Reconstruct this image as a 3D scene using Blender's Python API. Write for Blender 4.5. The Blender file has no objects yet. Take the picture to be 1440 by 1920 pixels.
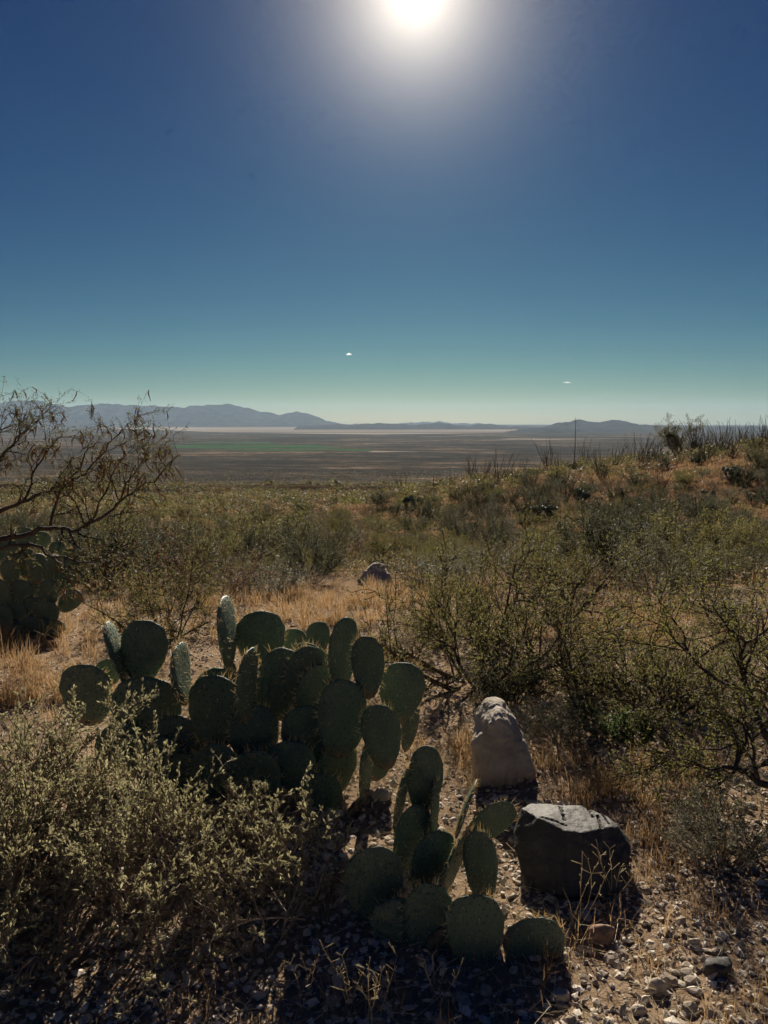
import bpy, bmesh, math, random
import numpy as np
from mathutils import Vector, Matrix, Quaternion, noise as mnoise

sc = bpy.context.scene
C = sc.collection
R = math.radians
random.seed(7)
RNG = np.random.default_rng(11)

# ------------------------------------------------------------------ camera, sky, sun, exposure
F = 1442.0                 # focal length in photograph pixels (1440 x 1920)
PITCH = R(6.9)
EYE = 1.6
cam = bpy.data.cameras.new('camera')
cam.sensor_fit = 'VERTICAL'; cam.sensor_height = 36.0; cam.lens = F / 1920 * 36.0
cam.clip_start = 0.05; cam.clip_end = 90000
camo = bpy.data.objects.new('camera', cam); C.objects.link(camo)
camo.location = (0, 0, EYE); camo.rotation_euler = (math.pi / 2 - PITCH, 0, 0)
sc.camera = camo

SUN_EL, SUN_AZ = R(27.2), R(2.2)
SUN = Vector((math.sin(SUN_AZ) * math.cos(SUN_EL), math.cos(SUN_AZ) * math.cos(SUN_EL), math.sin(SUN_EL)))
sun = bpy.data.lights.new('sun', 'SUN'); sun.energy = 5.0; sun.angle = R(0.53); sun.color = (1.0, 0.91, 0.77)
suno = bpy.data.objects.new('sun', sun); C.objects.link(suno)
suno.rotation_euler = SUN.to_track_quat('Z', 'Y').to_euler()
suno.location = (0, 0, 30)

world = bpy.data.worlds.new('World'); sc.world = world; world.use_nodes = True
wn, wl = world.node_tree.nodes, world.node_tree.links
wn.clear()
wout = wn.new('ShaderNodeOutputWorld'); wbg = wn.new('ShaderNodeBackground')
sky = wn.new('ShaderNodeTexSky'); sky.sky_type = 'NISHITA'; sky.sun_disc = False
sky.sun_elevation = SUN_EL; sky.sun_rotation = SUN_AZ
sky.altitude = 1400; sky.air_density = 1.0; sky.dust_density = 0.25; sky.ozone_density = 3.0
# a clear dry sky photographed dark: contrast and a slight teal cast applied to the whole sky alike
pre = wn.new('ShaderNodeMix'); pre.data_type = 'RGBA'; pre.blend_type = 'MULTIPLY'; pre.inputs[0].default_value = 1.0
pre.inputs[7].default_value = (0.0425, 0.0567, 0.0578, 1)
sep = wn.new('ShaderNodeSeparateColor'); tint = wn.new('ShaderNodeCombineColor')
wl.new(sky.outputs[0], pre.inputs[6]); wl.new(pre.outputs[2], sep.inputs[0])
for ch, (gm, mul) in enumerate(((1.90, 13.6), (1.59, 8.2), (1.06, 5.45))):
    pw = wn.new('ShaderNodeMath'); pw.operation = 'POWER'; pw.inputs[1].default_value = gm
    ml = wn.new('ShaderNodeMath'); ml.operation = 'MULTIPLY'; ml.inputs[1].default_value = mul
    wl.new(sep.outputs[ch], pw.inputs[0]); wl.new(pw.outputs[0], ml.inputs[0]); wl.new(ml.outputs[0], tint.inputs[ch])
# circumsolar light: brightness falls with the angle from the sun
tc = wn.new('ShaderNodeTexCoord')
dot = wn.new('ShaderNodeVectorMath'); dot.operation = 'DOT_PRODUCT'; dot.inputs[1].default_value = SUN
nrm = wn.new('ShaderNodeVectorMath'); nrm.operation = 'NORMALIZE'
wl.new(tc.outputs['Generated'], nrm.inputs[0]); wl.new(nrm.outputs[0], dot.inputs[0])
def wmath(op, a, b=None, clamp=False):
    n = wn.new('ShaderNodeMath'); n.operation = op; n.use_clamp = clamp
    for i, v in enumerate((a, b)):
        if v is None: continue
        if isinstance(v, (int, float)): n.inputs[i].default_value = v
        else: wl.new(v, n.inputs[i])
    return n.outputs[0]
ang = wmath('ARCCOSINE', wmath('MINIMUM', dot.outputs['Value'], 0.999999))
def halo(amp, deg):
    return wmath('MULTIPLY', wmath('EXPONENT', wmath('DIVIDE', ang, -R(deg))), amp)
SKY_STRENGTH = 0.05
core = wmath('ADD', halo(25.0, 2.85), halo(.45, 8.0))
gcol = wn.new('ShaderNodeMix'); gcol.data_type = 'RGBA'; gcol.blend_type = 'MULTIPLY'; gcol.inputs[0].default_value = 1.0
gcol.inputs[6].default_value = (1.0, 0.87, 0.70, 1); wl.new(core, gcol.inputs[7])
addc = wn.new('ShaderNodeMix'); addc.data_type = 'RGBA'; addc.blend_type = 'ADD'; addc.inputs[0].default_value = 1.0
wl.new(tint.outputs[0], addc.inputs[6]); wl.new(gcol.outputs[2], addc.inputs[7])
wl.new(addc.outputs[2], wbg.inputs[0]); wbg.inputs[1].default_value = SKY_STRENGTH
wl.new(wbg.outputs[0], wout.inputs[0])

sc.view_settings.view_transform = 'Standard'; sc.view_settings.look = 'None'
sc.view_settings.exposure = 0.7; sc.view_settings.gamma = 1.0; sc.view_settings.use_curve_mapping = False
sc.render.engine = 'CYCLES'
sc.cycles.use_denoising = True
sc.cycles.max_bounces = 5; sc.cycles.diffuse_bounces = 3; sc.cycles.glossy_bounces = 2
sc.cycles.transmission_bounces = 4; sc.cycles.transparent_max_bounces = 6; sc.cycles.volume_bounces = 0
sc.cycles.use_adaptive_sampling = True; sc.cycles.adaptive_threshold = 0.024; sc.cycles.adaptive_min_samples = 12
sc.cycles.use_light_tree = False
sc.cycles.sample_clamp_indirect = 6.0

# ------------------------------------------------------------------ helpers
CP, SP = math.cos(PITCH), math.sin(PITCH)
def ray(u, v):
    a, b = (u - 720) / F, (960 - v) / F
    return Vector((a, CP + b * SP, -SP + b * CP))
def at(u, v, Y):
    d = ray(u, v); t = Y / d.y
    return Vector((d.x * t, Y, EYE + d.z * t))
def pxsize(p):                       # metres per photograph pixel at a world point
    return (p[1] * CP - (p[2] - EYE) * SP) / F
def project(p):
    dx, dy, dz = p[0], p[1], p[2] - EYE
    f = dy * CP - dz * SP; up = dy * SP + dz * CP
    return 720 + F * dx / f, 960 - F * up / f

def hash2(ix, iy, s):
    h = (ix.astype(np.int64) * 374761393 + iy.astype(np.int64) * 668265263 + s * 974634777) & 0xffffffff
    h = ((h ^ (h >> 13)) * 1274126177) & 0xffffffff
    return ((h ^ (h >> 16)) & 0xffffff) / float(0xffffff)
def vnoise(x, y, s=0):
    ix, iy = np.floor(x), np.floor(y); fx, fy = x - ix, y - iy
    fx = fx * fx * (3 - 2 * fx); fy = fy * fy * (3 - 2 * fy)
    a, b = hash2(ix, iy, s), hash2(ix + 1, iy, s); c, d = hash2(ix, iy + 1, s), hash2(ix + 1, iy + 1, s)
    return (a + (b - a) * fx) * (1 - fy) + (c + (d - c) * fx) * fy - 0.5
def fbm(x, y, o=4, s=0):
    t = 0; a = 1.0
    for k in range(o):
        t = t + a * vnoise(x, y, s + k); x = x * 2.03 + 17.1; y = y * 2.03 - 9.7; a *= 0.5
    return t
def sstep(a, b, x):
    t = np.clip((x - a) / (b - a), 0, 1); return t * t * (3 - 2 * t)

FLOOR = -180.0
_d = np.array([-4000, -300, -20, 0, 3.5, 5, 7, 11, 16, 21, 30, 40, 60, 100, 180, 300, 1000, 2100, 2700, 40000.])
_z = np.array([160, 20, 0.9, 0, 0, -.06, -.25, -.8, -1.6, -2.35, -3.4, -4.4, -6.0, -9.6, -17, -27.5, -87, -174, FLOOR, FLOOR])
_ld = np.sign(_d) * np.log1p(np.abs(_d)); _gl = np.linspace(_ld[0], _ld[-1], 4000)
_gz = np.interp(np.sign(_gl) * np.expm1(np.abs(_gl)), _d, _z)
_k = np.hanning(61); _k /= _k.sum(); _gz = np.convolve(np.pad(_gz, 30, 'edge'), _k, 'valid')
HX = [-14, -6, 1.5, 8.7, 18, 28, 35, 60, 140]; HH = [0, .45, 1.5, 2.7, 3.8, 5.0, 5.7, 8.0, 9.0]
def terrain(x, y):
    x = np.asarray(x, float); y = np.asarray(y, float)
    z = np.interp(np.sign(y) * np.log1p(np.abs(y)), _gl, _gz)
    hx = np.interp(x * 70 / np.maximum(y, 30) * .5 + x * .5, HX, HH)
    z = z + hx * sstep(22, 68, y) * (1 - sstep(76, 150, y))
    r = np.hypot(x, y)
    z = z + fbm(x * 1.3, y * 1.3, 4, 3) * .05 * (1 - sstep(20, 60, r))
    z = z + fbm(x * .12, y * .12, 3, 9) * .7 * sstep(8, 40, r) * (1 - sstep(400, 1500, r))
    z = z + fbm(x * .012, y * .012, 3, 19) * 7 * sstep(120, 500, r) * (1 - sstep(1500, 2600, r))
    return z
def gz(x, y): return float(terrain(x, y))
def ground_px(u, v):
    d = ray(u, v); lo = 0.3; t = 0.5
    while t < 4000:
        p = Vector((0, 0, EYE)) + d * t
        if p.z < gz(p.x, p.y): break
        lo = t; t *= 1.05
    hi = t
    for _ in range(13):
        m = (lo + hi) / 2; p = Vector((0, 0, EYE)) + d * m
        if p.z < gz(p.x, p.y): hi = m
        else: lo = m
    p = Vector((0, 0, EYE)) + d * hi
    return Vector((p.x, p.y, gz(p.x, p.y)))

def np_mesh(name, V, tris=None, quads=None, smooth=False, mats=(), midx=None):
    me = bpy.data.meshes.new(name)
    V = np.asarray(V, np.float32).reshape(-1, 3)
    parts = []; sizes = []
    if tris is not None and len(tris): t = np.asarray(tris, np.int32).reshape(-1, 3); parts.append(t.ravel()); sizes += [3] * len(t)
    if quads is not None and len(quads): q = np.asarray(quads, np.int32).reshape(-1, 4); parts.append(q.ravel()); sizes += [4] * len(q)
    L = np.concatenate(parts); sizes = np.array(sizes, np.int32)
    me.vertices.add(len(V)); me.vertices.foreach_set('co', V.ravel())
    me.loops.add(len(L)); me.loops.foreach_set('vertex_index', L)
    me.polygons.add(len(sizes))
    me.polygons.foreach_set('loop_start', np.concatenate([[0], np.cumsum(sizes)[:-1]]).astype(np.int32))
    me.polygons.foreach_set('loop_total', sizes)
    for m in mats: me.materials.append(m)
    if midx is not None: me.polygons.foreach_set('material_index', np.asarray(midx, np.int32))
    me.polygons.foreach_set('use_smooth', np.full(len(sizes), smooth))
    me.update(calc_edges=True); me.validate()
    return me
def link(name, data, parent=None, **props):
    o = bpy.data.objects.new(name, data); C.objects.link(o)
    if parent is not None: o.parent = parent
    for k, v in props.items(): o[k] = v
    return o
def thing(name, label, cat, loc=(0, 0, 0), rz=0.0, scale=1.0, group=None):
    o = bpy.data.objects.new(name, None); C.objects.link(o); o.empty_display_size = .1
    o.location = loc; o.rotation_euler = (0, 0, rz); o.scale = (scale,) * 3 if isinstance(scale, (int, float)) else scale
    o['label'] = label; o['category'] = cat
    if group: o['group'] = group
    return o
def tubes(segs, sides=3):
    S = np.asarray(segs, float).reshape(-1, 8); n = len(S)
    p0, p1 = S[:, :3], S[:, 3:6]; d = p1 - p0; d /= np.linalg.norm(d, axis=1, keepdims=True) + 1e-9
    ref = np.where(np.abs(d[:, 2:3]) > .9, np.array([[1., 0, 0]]), np.array([[0., 0, 1]]))
    a = np.cross(d, ref); a /= np.linalg.norm(a, axis=1, keepdims=True); b = np.cross(d, a)
    th = np.arange(sides) * 2 * np.pi / sides
    off = a[:, None] * np.cos(th)[None, :, None] + b[:, None] * np.sin(th)[None, :, None]
    e0 = p0[:, None] - d[:, None] * S[:, 6][:, None, None] * .3 + off * S[:, 6][:, None, None]
    e1 = p1[:, None] + off * S[:, 7][:, None, None]
    V = np.concatenate([e0, e1], 1).reshape(-1, 3)
    base = np.arange(n)[:, None] * 2 * sides; k = np.arange(sides); k2 = (k + 1) % sides
    q = np.stack([base + k, base + k2, base + sides + k2, base + sides + k], -1).reshape(-1, 4)
    return V, q
def leaves_on(segs, per, ln, wd, rng, spread=1.0, droop=0.0, jit=.0):
    """narrow four-cornered leaflets along twig segments"""
    S = np.asarray(segs, float).reshape(-1, 8); S = np.repeat(S, per, 0); n = len(S)
    t = rng.random((n, 1)); p = S[:, :3] * (1 - t) + S[:, 3:6] * t + rng.normal(0, jit, (n, 3))
    d = S[:, 3:6] - S[:, :3]; d /= np.linalg.norm(d, axis=1, keepdims=True) + 1e-9
    d = d + rng.normal(0, spread, (n, 3)); d[:, 2] -= droop; d /= np.linalg.norm(d, axis=1, keepdims=True)
    s = np.cross(d, rng.normal(0, 1, (n, 3))); s /= np.linalg.norm(s, axis=1, keepdims=True) + 1e-9
    l = ln * rng.uniform(.6, 1.3, (n, 1)); w = wd * rng.uniform(.7, 1.3, (n, 1))
    V = np.stack([p, p + d * l * .5 + s * w * .5, p + d * l, p + d * l * .5 - s * w * .5], 1).reshape(-1, 3)
    return V, np.arange(n * 4).reshape(-1, 4)
def join(*vf):
    Vs, Fs, o = [], [], 0
    for V, f in vf: Vs.append(V); Fs.append(f + o); o += len(V)
    return np.concatenate(Vs), np.concatenate(Fs)
def grow(segs, twigs, p, d, L, r, depth, rnd, S):
    n = max(2, int(S['seg'] * (.55 + .45 * depth / S['depth']))); st = L / n
    r_end = r * S['taper']
    for i in range(n):
        w = S['wig']
        d = Vector((d.x + rnd.gauss(0, w), d.y + rnd.gauss(0, w), d.z + rnd.gauss(0, w) + S['trop'])).normalized()
        q = p + d * st
        if q.z < .02: d.z = abs(d.z) + .1; q = p + d * st
        ra = r + (r_end - r) * i / n; rb = r + (r_end - r) * (i + 1) / n
        s = (*p, *q, ra, rb); segs.append(s)
        if depth <= S['leafd']: twigs.append(s)
        p = q
        if depth > 0 and (i + 1) / n > S['bare'] * (1 if depth == S['depth'] else .4):
            for _ in range(S['kids']):
                if rnd.random() < S['prob']:
                    ax = Vector((rnd.gauss(0, 1), rnd.gauss(0, 1), rnd.gauss(0, 1))).cross(d).normalized()
                    cd = (Quaternion(ax, rnd.gauss(S['ang'], .25)) @ d)
                    grow(segs, twigs, p, cd, L * S['ratio'] * rnd.uniform(.7, 1.2), max(rb * .68, S['rmin']), depth - 1, rnd, S)

# ------------------------------------------------------------------ materials
def newmat(name):
    m = bpy.data.materials.new(name); m.use_nodes = True; m.node_tree.nodes.clear(); return m
def ramp(n, pts):
    r = n.new('ShaderNodeValToRGB'); e = r.color_ramp.elements
    while len(e) < len(pts): e.new(.5)
    for k, (p, c) in enumerate(pts): e[k].position = p; e[k].color = (*c, 1)
    return r
def m_leaf(name, c1, c2, trans=.4, tcol=None, rough=.6):
    m = newmat(name); n, l = m.node_tree.nodes, m.node_tree.links
    out = n.new('ShaderNodeOutputMaterial'); g = n.new('ShaderNodeNewGeometry'); oi = n.new('ShaderNodeObjectInfo')
    mx = n.new('ShaderNodeMath'); mx.operation = 'MULTIPLY_ADD'; mx.inputs[1].default_value = .65
    ms = n.new('ShaderNodeMath'); ms.operation = 'MULTIPLY'; ms.inputs[1].default_value = .35
    l.new(oi.outputs['Random'], ms.inputs[0]); l.new(g.outputs['Random Per Island'], mx.inputs[0]); l.new(ms.outputs[0], mx.inputs[2])
    r = ramp(n, [(0, c1), (1, c2)]); l.new(mx.outputs[0], r.inputs[0])
    d = n.new('ShaderNodeBsdfPrincipled'); d.inputs['Roughness'].default_value = rough; d.inputs['Specular IOR Level'].default_value = .25
    t = n.new('ShaderNodeBsdfTranslucent'); mix = n.new('ShaderNodeMixShader'); mix.inputs[0].default_value = trans
    l.new(r.outputs[0], d.inputs['Base Color'])
    if tcol:
        tm = n.new('ShaderNodeMix'); tm.data_type = 'RGBA'; tm.blend_type = 'MULTIPLY'; tm.inputs[0].default_value = 1
        tm.inputs[7].default_value = (*tcol, 1); l.new(r.outputs[0], tm.inputs[6]); l.new(tm.outputs[2], t.inputs[0])
    else: l.new(r.outputs[0], t.inputs[0])
    l.new(d.outputs[0], mix.inputs[1]); l.new(t.outputs[0], mix.inputs[2]); l.new(mix.outputs[0], out.inputs[0])
    return m
def m_rock(name, pts, scale=6.0, rough=.85, bump=.4, bscale=40., spec=.25, dist=.01, island=False):
    m = newmat(name); n, l = m.node_tree.nodes, m.node_tree.links
    out = n.new('ShaderNodeOutputMaterial'); tcn = n.new('ShaderNodeTexCoord'); p = n.new('ShaderNodeBsdfPrincipled')
    no = n.new('ShaderNodeTexNoise'); no.inputs['Scale'].default_value = scale; no.inputs['Detail'].default_value = 8; no.inputs['Roughness'].default_value = .65
    l.new(tcn.outputs['Object'], no.inputs[0]); r = ramp(n, pts)
    if island:
        g = n.new('ShaderNodeNewGeometry'); a = n.new('ShaderNodeMath'); a.operation = 'MULTIPLY_ADD'; a.inputs[1].default_value = .35
        b = n.new('ShaderNodeMath'); b.operation = 'MULTIPLY'; b.inputs[1].default_value = .8
        l.new(g.outputs['Random Per Island'], b.inputs[0]); l.new(no.outputs[0], a.inputs[0]); l.new(b.outputs[0], a.inputs[2]); l.new(a.outputs[0], r.inputs[0])
    else: l.new(no.outputs[0], r.inputs[0])
    l.new(r.outputs[0], p.inputs['Base Color']); p.inputs['Roughness'].default_value = rough; p.inputs['Specular IOR Level'].default_value = spec
    n2 = n.new('ShaderNodeTexNoise'); n2.inputs['Scale'].default_value = bscale; n2.inputs['Detail'].default_value = 6; l.new(tcn.outputs['Object'], n2.inputs[0])
    bp = n.new('ShaderNodeBump'); bp.inputs['Strength'].default_value = bump; bp.inputs['Distance'].default_value = dist
    l.new(n2.outputs[0], bp.inputs['Height']); l.new(bp.outputs[0], p.inputs['Normal']); l.new(p.outputs[0], out.inputs[0])
    return m
M = {}
M['bark'] = m_rock('dark_bark', [(.3, (.035, .026, .02)), (.7, (.11, .085, .065))], 20, .9, .6, 60)
M['twig'] = m_rock('grey_twig', [(.3, (.09, .07, .05)), (.7, (.2, .16, .12))], 15, .9, .2, 60)
M['dry_twig'] = m_rock('dry_twig', [(.3, (.16, .12, .085)), (.7, (.3, .24, .18))], 15, .9, .2, 60)
M['mesq'] = m_leaf('olive_leaf', (.07, .072, .036), (.175, .165, .085), .5, (1.35, 1.25, .85))
M['mesq2'] = m_leaf('yellow_green_leaf', (.10, .11, .04), (.2, .19, .08), .5, (1.35, 1.3, .85))
M['creo'] = m_leaf('dark_green_leaf', (.05, .058, .032), (.115, .112, .058), .35)
M['grey'] = m_leaf('grey_green_leaf', (.12, .125, .08), (.24, .23, .15), .35)
M['tan'] = m_leaf('tan_leaf', (.17, .12, .07), (.30, .22, .12), .4)
M['pod'] = m_leaf('russet_pod', (.17, .075, .035), (.36, .18, .08), .4)
M['grass'] = m_leaf('straw', (.26, .15, .07), (.56, .39, .2), .45)
M['straw'] = m_leaf('pale_straw', (.42, .34, .2), (.7, .6, .4), .3)
M['finger'] = m_leaf('fuzzy_shoot', (.27, .255, .155), (.58, .53, .36), .45, (1.1, 1.08, .92), .8)
M['green'] = m_leaf('fresh_green_leaf', (.08, .115, .04), (.16, .20, .08), .45)
M['spine'] = m_leaf('spine', (.7, .55, .32), (.9, .78, .55), .5)
M['ocot'] = m_rock('grey_cane', [(.3, (.06, .05, .04)), (.7, (.15, .125, .10))], 12, .9, .2)
M['agave'] = m_leaf('agave_blade', (.05, .065, .04), (.10, .12, .075), .1)
def m_pad():
    m = newmat('cactus_skin'); n, l = m.node_tree.nodes, m.node_tree.links
    out = n.new('ShaderNodeOutputMaterial'); tcn = n.new('ShaderNodeTexCoord'); p = n.new('ShaderNodeBsdfPrincipled'); oi = n.new('ShaderNodeObjectInfo')
    ad = n.new('ShaderNodeVectorMath'); ad.operation = 'ADD'; l.new(tcn.outputs['Object'], ad.inputs[0]); l.new(oi.outputs['Random'], ad.inputs[1])
    no = n.new('ShaderNodeTexNoise'); no.inputs['Scale'].default_value = 3.5; no.inputs['Detail'].default_value = 9; no.inputs['Roughness'].default_value = .7; l.new(ad.outputs[0], no.inputs[0])
    r = ramp(n, [(.30, (.08, .115, .08)), (.60, (.115, .16, .105)), (.80, (.16, .185, .11)), (.93, (.2, .17, .1))])
    mx = n.new('ShaderNodeMath'); mx.operation = 'MULTIPLY_ADD'; mx.inputs[1].default_value = .13; l.new(oi.outputs['Random'], mx.inputs[0]); l.new(no.outputs[0], mx.inputs[2])
    l.new(mx.outputs[0], r.inputs[0])
    # corky brown skin around the narrow base of each pad, and a few dry scars
    sx = n.new('ShaderNodeSeparateXYZ'); l.new(tcn.outputs['Object'], sx.inputs[0])
    cz = n.new('ShaderNodeMath'); cz.operation = 'MULTIPLY_ADD'; cz.inputs[1].default_value = -.16; l.new(no.outputs[0], cz.inputs[0]); l.new(sx.outputs[2], cz.inputs[2])
    ck = n.new('ShaderNodeMapRange'); ck.inputs[1].default_value = .10; ck.inputs[2].default_value = -.02; l.new(cz.outputs[0], ck.inputs[0])
    n3 = n.new('ShaderNodeTexNoise'); n3.inputs['Scale'].default_value = 7; n3.inputs['Detail'].default_value = 3; l.new(ad.outputs[0], n3.inputs[0])
    sc3 = n.new('ShaderNodeMapRange'); sc3.inputs[1].default_value = .70; sc3.inputs[2].default_value = .74; l.new(n3.outputs[0], sc3.inputs[0])
    mxx = n.new('ShaderNodeMath'); mxx.operation = 'MAXIMUM'; l.new(ck.outputs[0], mxx.inputs[0]); l.new(sc3.outputs[0], mxx.inputs[1])
    cm = n.new('ShaderNodeMix'); cm.data_type = 'RGBA'; cm.inputs[7].default_value = (.2, .145, .09, 1); l.new(mxx.outputs[0], cm.inputs[0]); l.new(r.outputs[0], cm.inputs[6]); l.new(cm.outputs[2], p.inputs['Base Color'])
    p.inputs['Roughness'].default_value = .55; p.inputs['Specular IOR Level'].default_value = .35
    n2 = n.new('ShaderNodeTexNoise'); n2.inputs['Scale'].default_value = 22; n2.inputs['Detail'].default_value = 5; l.new(ad.outputs[0], n2.inputs[0])
    bp = n.new('ShaderNodeBump'); bp.inputs['Strength'].default_value = .35; bp.inputs['Distance'].default_value = .02
    l.new(n2.outputs[0], bp.inputs['Height']); l.new(bp.outputs[0], p.inputs['Normal']); l.new(p.outputs[0], out.inputs[0])
    return m
M['pad'] = m_pad()
M['areole'] = m_rock('areole', [(.3, (.03, .02, .015)), (.7, (.06, .045, .03))], 10, .95)
M['woody'] = m_rock('woody_pad', [(.3, (.09, .065, .045)), (.7, (.2, .15, .1))], 6, .9, .5, 20)
M['dark_rock'] = m_rock('dark_rock', [(.3, (.04, .034, .028)), (.6, (.08, .07, .06)), (.8, (.15, .135, .115))], 5, .7, .5, 35, .4)
M['pale_rock'] = m_rock('pale_rock', [(.28, (.3, .235, .18)), (.5, (.46, .39, .31)), (.75, (.6, .54, .46))], 4, .85, .7, 22)
M['red_rock'] = m_rock('red_rock', [(.3, (.2, .12, .08)), (.7, (.38, .24, .16))], 9, .9, .5, 30)
M['gravel'] = m_rock('gravel', [(.15, (.2, .15, .11)), (.4, (.42, .34, .26)), (.7, (.54, .46, .36)), (.98, (.68, .61, .51))], 30, .85, .2, 90, island=True)
def m_ground():
    m = newmat('desert_ground'); n, l = m.node_tree.nodes, m.node_tree.links
    out = n.new('ShaderNodeOutputMaterial'); g = n.new('ShaderNodeNewGeometry'); p = n.new('ShaderNodeBsdfPrincipled')
    p.inputs['Roughness'].default_value = 1.0; p.inputs['Specular IOR Level'].default_value = 0.0
    def noise(scale, detail=6, vec=None, rough=.6):
        t = n.new('ShaderNodeTexNoise'); t.inputs['Scale'].default_value = scale; t.inputs['Detail'].default_value = detail; t.inputs['Roughness'].default_value = rough
        l.new(vec or g.outputs['Position'], t.inputs[0]); return t.outputs[0]
    def mixc(f, a, b, bt='MIX'):
        x = n.new('ShaderNodeMix'); x.data_type = 'RGBA'; x.blend_type = bt
        if isinstance(f, float): x.inputs[0].default_value = f
        else: l.new(f, x.inputs[0])
        l.new(a, x.inputs[6]); l.new(b, x.inputs[7]); return x.outputs[2]
    fine = ramp(n, [(.3, (.11, .08, .058)), (.5, (.24, .175, .12)), (.7, (.36, .28, .20))]); l.new(noise(26, 8), fine.inputs[0])
    mid = ramp(n, [(.35, (.20, .125, .075)), (.65, (.36, .25, .15))]); l.new(noise(.7, 6), mid.inputs[0])
    near = mixc(.45, fine.outputs[0], mid.outputs[0])
    ln = n.new('ShaderNodeVectorMath'); ln.operation = 'LENGTH'; l.new(g.outputs['Position'], ln.inputs[0])
    def by_dist(d0, d1):
        mr = n.new('ShaderNodeMapRange'); mr.inputs[1].default_value = d0; mr.inputs[2].default_value = d1; l.new(ln.outputs['Value'], mr.inputs[0]); return mr.outputs[0]
    # grass stubble and litter cover the slope
    cover = ramp(n, [(.35, (.075, .046, .03)), (.52, (.17, .10, .06)), (.68, (.27, .165, .095))]); l.new(noise(.45, 8, None, .75), cover.inputs[0])
    near = mixc(by_dist(7, 18), near, cover.outputs[0])
    # far: dark scrub with tan clearings, drawn out along the valley
    mp = n.new('ShaderNodeMapping'); mp.inputs['Scale'].default_value = (.42, 1, 1); l.new(g.outputs['Position'], mp.inputs[0])
    big = ramp(n, [(.42, (.034, .029, .021)), (.53, (.064, .05, .035)), (.61, (.16, .118, .078)), (.70, (.30, .23, .16))]); l.new(noise(.0032, 8, mp.outputs[0], .78), big.inputs[0])
    sp = ramp(n, [(.40, (.35, .35, .35)), (.60, (1.5, 1.4, 1.25))]); l.new(noise(.035, 5, mp.outputs[0], .85), sp.inputs[0])
    far = mixc(1.0, big.outputs[0], sp.outputs[0], 'MULTIPLY')
    l.new(mixc(by_dist(60, 320), near, far), p.inputs['Base Color'])
    bp = n.new('ShaderNodeBump'); bp.inputs['Strength'].default_value = .9; bp.inputs['Distance'].default_value = .012
    l.new(noise(45, 6), bp.inputs['Height'])
    l.new(bp.outputs[0], p.inputs['Normal']); l.new(p.outputs[0], out.inputs[0]); return m
M['ground'] = m_ground()
def m_flat(name, pts, scale, stretch=(1, 1, 1)):
    m = newmat(name); n, l = m.node_tree.nodes, m.node_tree.links
    out = n.new('ShaderNodeOutputMaterial'); g = n.new('ShaderNodeNewGeometry'); p = n.new('ShaderNodeBsdfPrincipled'); p.inputs['Roughness'].default_value = 1.0
    p.inputs['Specular IOR Level'].default_value = 0.0
    mp = n.new('ShaderNodeMapping'); mp.inputs['Scale'].default_value = stretch; l.new(g.outputs['Position'], mp.inputs[0])
    no = n.new('ShaderNodeTexNoise'); no.inputs['Scale'].default_value = scale; no.inputs['Detail'].default_value = 6; l.new(mp.outputs[0], no.inputs[0])
    r = ramp(n, pts); l.new(no.outputs[0], r.inputs[0]); l.new(r.outputs[0], p.inputs['Base Color']); l.new(p.outputs[0], out.inputs[0]); return m
M['playa'] = m_flat('playa_silt', [(.38, (.13, .10, .074)), (.48, (.24, .19, .14)), (.58, (.38, .315, .245))], .0011, (.16, 1, 1))
M['crop'] = m_flat('crop', [(.35, (.03, .065, .022)), (.65, (.055, .11, .032))], .006, (.4, 1, 1))
M['mount'] = m_flat('mountain_scrub', [(.35, (.03, .027, .025)), (.65, (.06, .052, .045))], .004)

# ------------------------------------------------------------------ ground, valley, mountains, haze
def build_ground():
    front = np.concatenate([np.linspace(-40, 40, 261)]); side = np.linspace(40, 320, 72)[1:-1]
    az = np.radians(np.concatenate([front, side])); na = len(az)
    rr = np.concatenate([np.linspace(.15, 1.4, 8)[:-1], 1.4 * (9 / 1.4) ** np.linspace(0, 1, 130)[:-1], 9 * (250 / 9) ** np.linspace(0, 1, 110)[:-1], 250 * (25500 / 250) ** np.linspace(0, 1, 90)])
    lim = np.where(np.abs(np.angle(np.exp(1j * az))) < R(62), 25500, 3500)
    lim = np.convolve(np.concatenate([lim[-3:], lim, lim[:3]]), np.ones(7) / 7, 'valid')
    rad = np.minimum(rr[:, None], lim[None, :] * (.5 + .5 * rr[:, None] / 25500))
    X = rad * np.sin(az); Y = rad * np.cos(az); Z = terrain(X, Y)
    V = np.concatenate([[[0, 0, gz(0, 0)]], np.stack([X, Y, Z], -1).reshape(-1, 3)])
    nr = len(rr); i = np.arange(nr - 1)[:, None] * na + 1; j = np.arange(na)[None]; j2 = (j + 1) % na
    q = np.stack([i + j2, i + j, i + na + j, i + na + j2], -1).reshape(-1, 4)
    t = np.stack([np.zeros(na, int), 1 + (np.arange(na) + 1) % na, 1 + np.arange(na)], -1)
    me = np_mesh('ground', V, t[:, [0, 2, 1]], q[:, ::-1], True, [M['ground']])
    link('ground', me, kind='structure', label='gravelly desert ground falling away to the wide valley floor')
build_ground()

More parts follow.
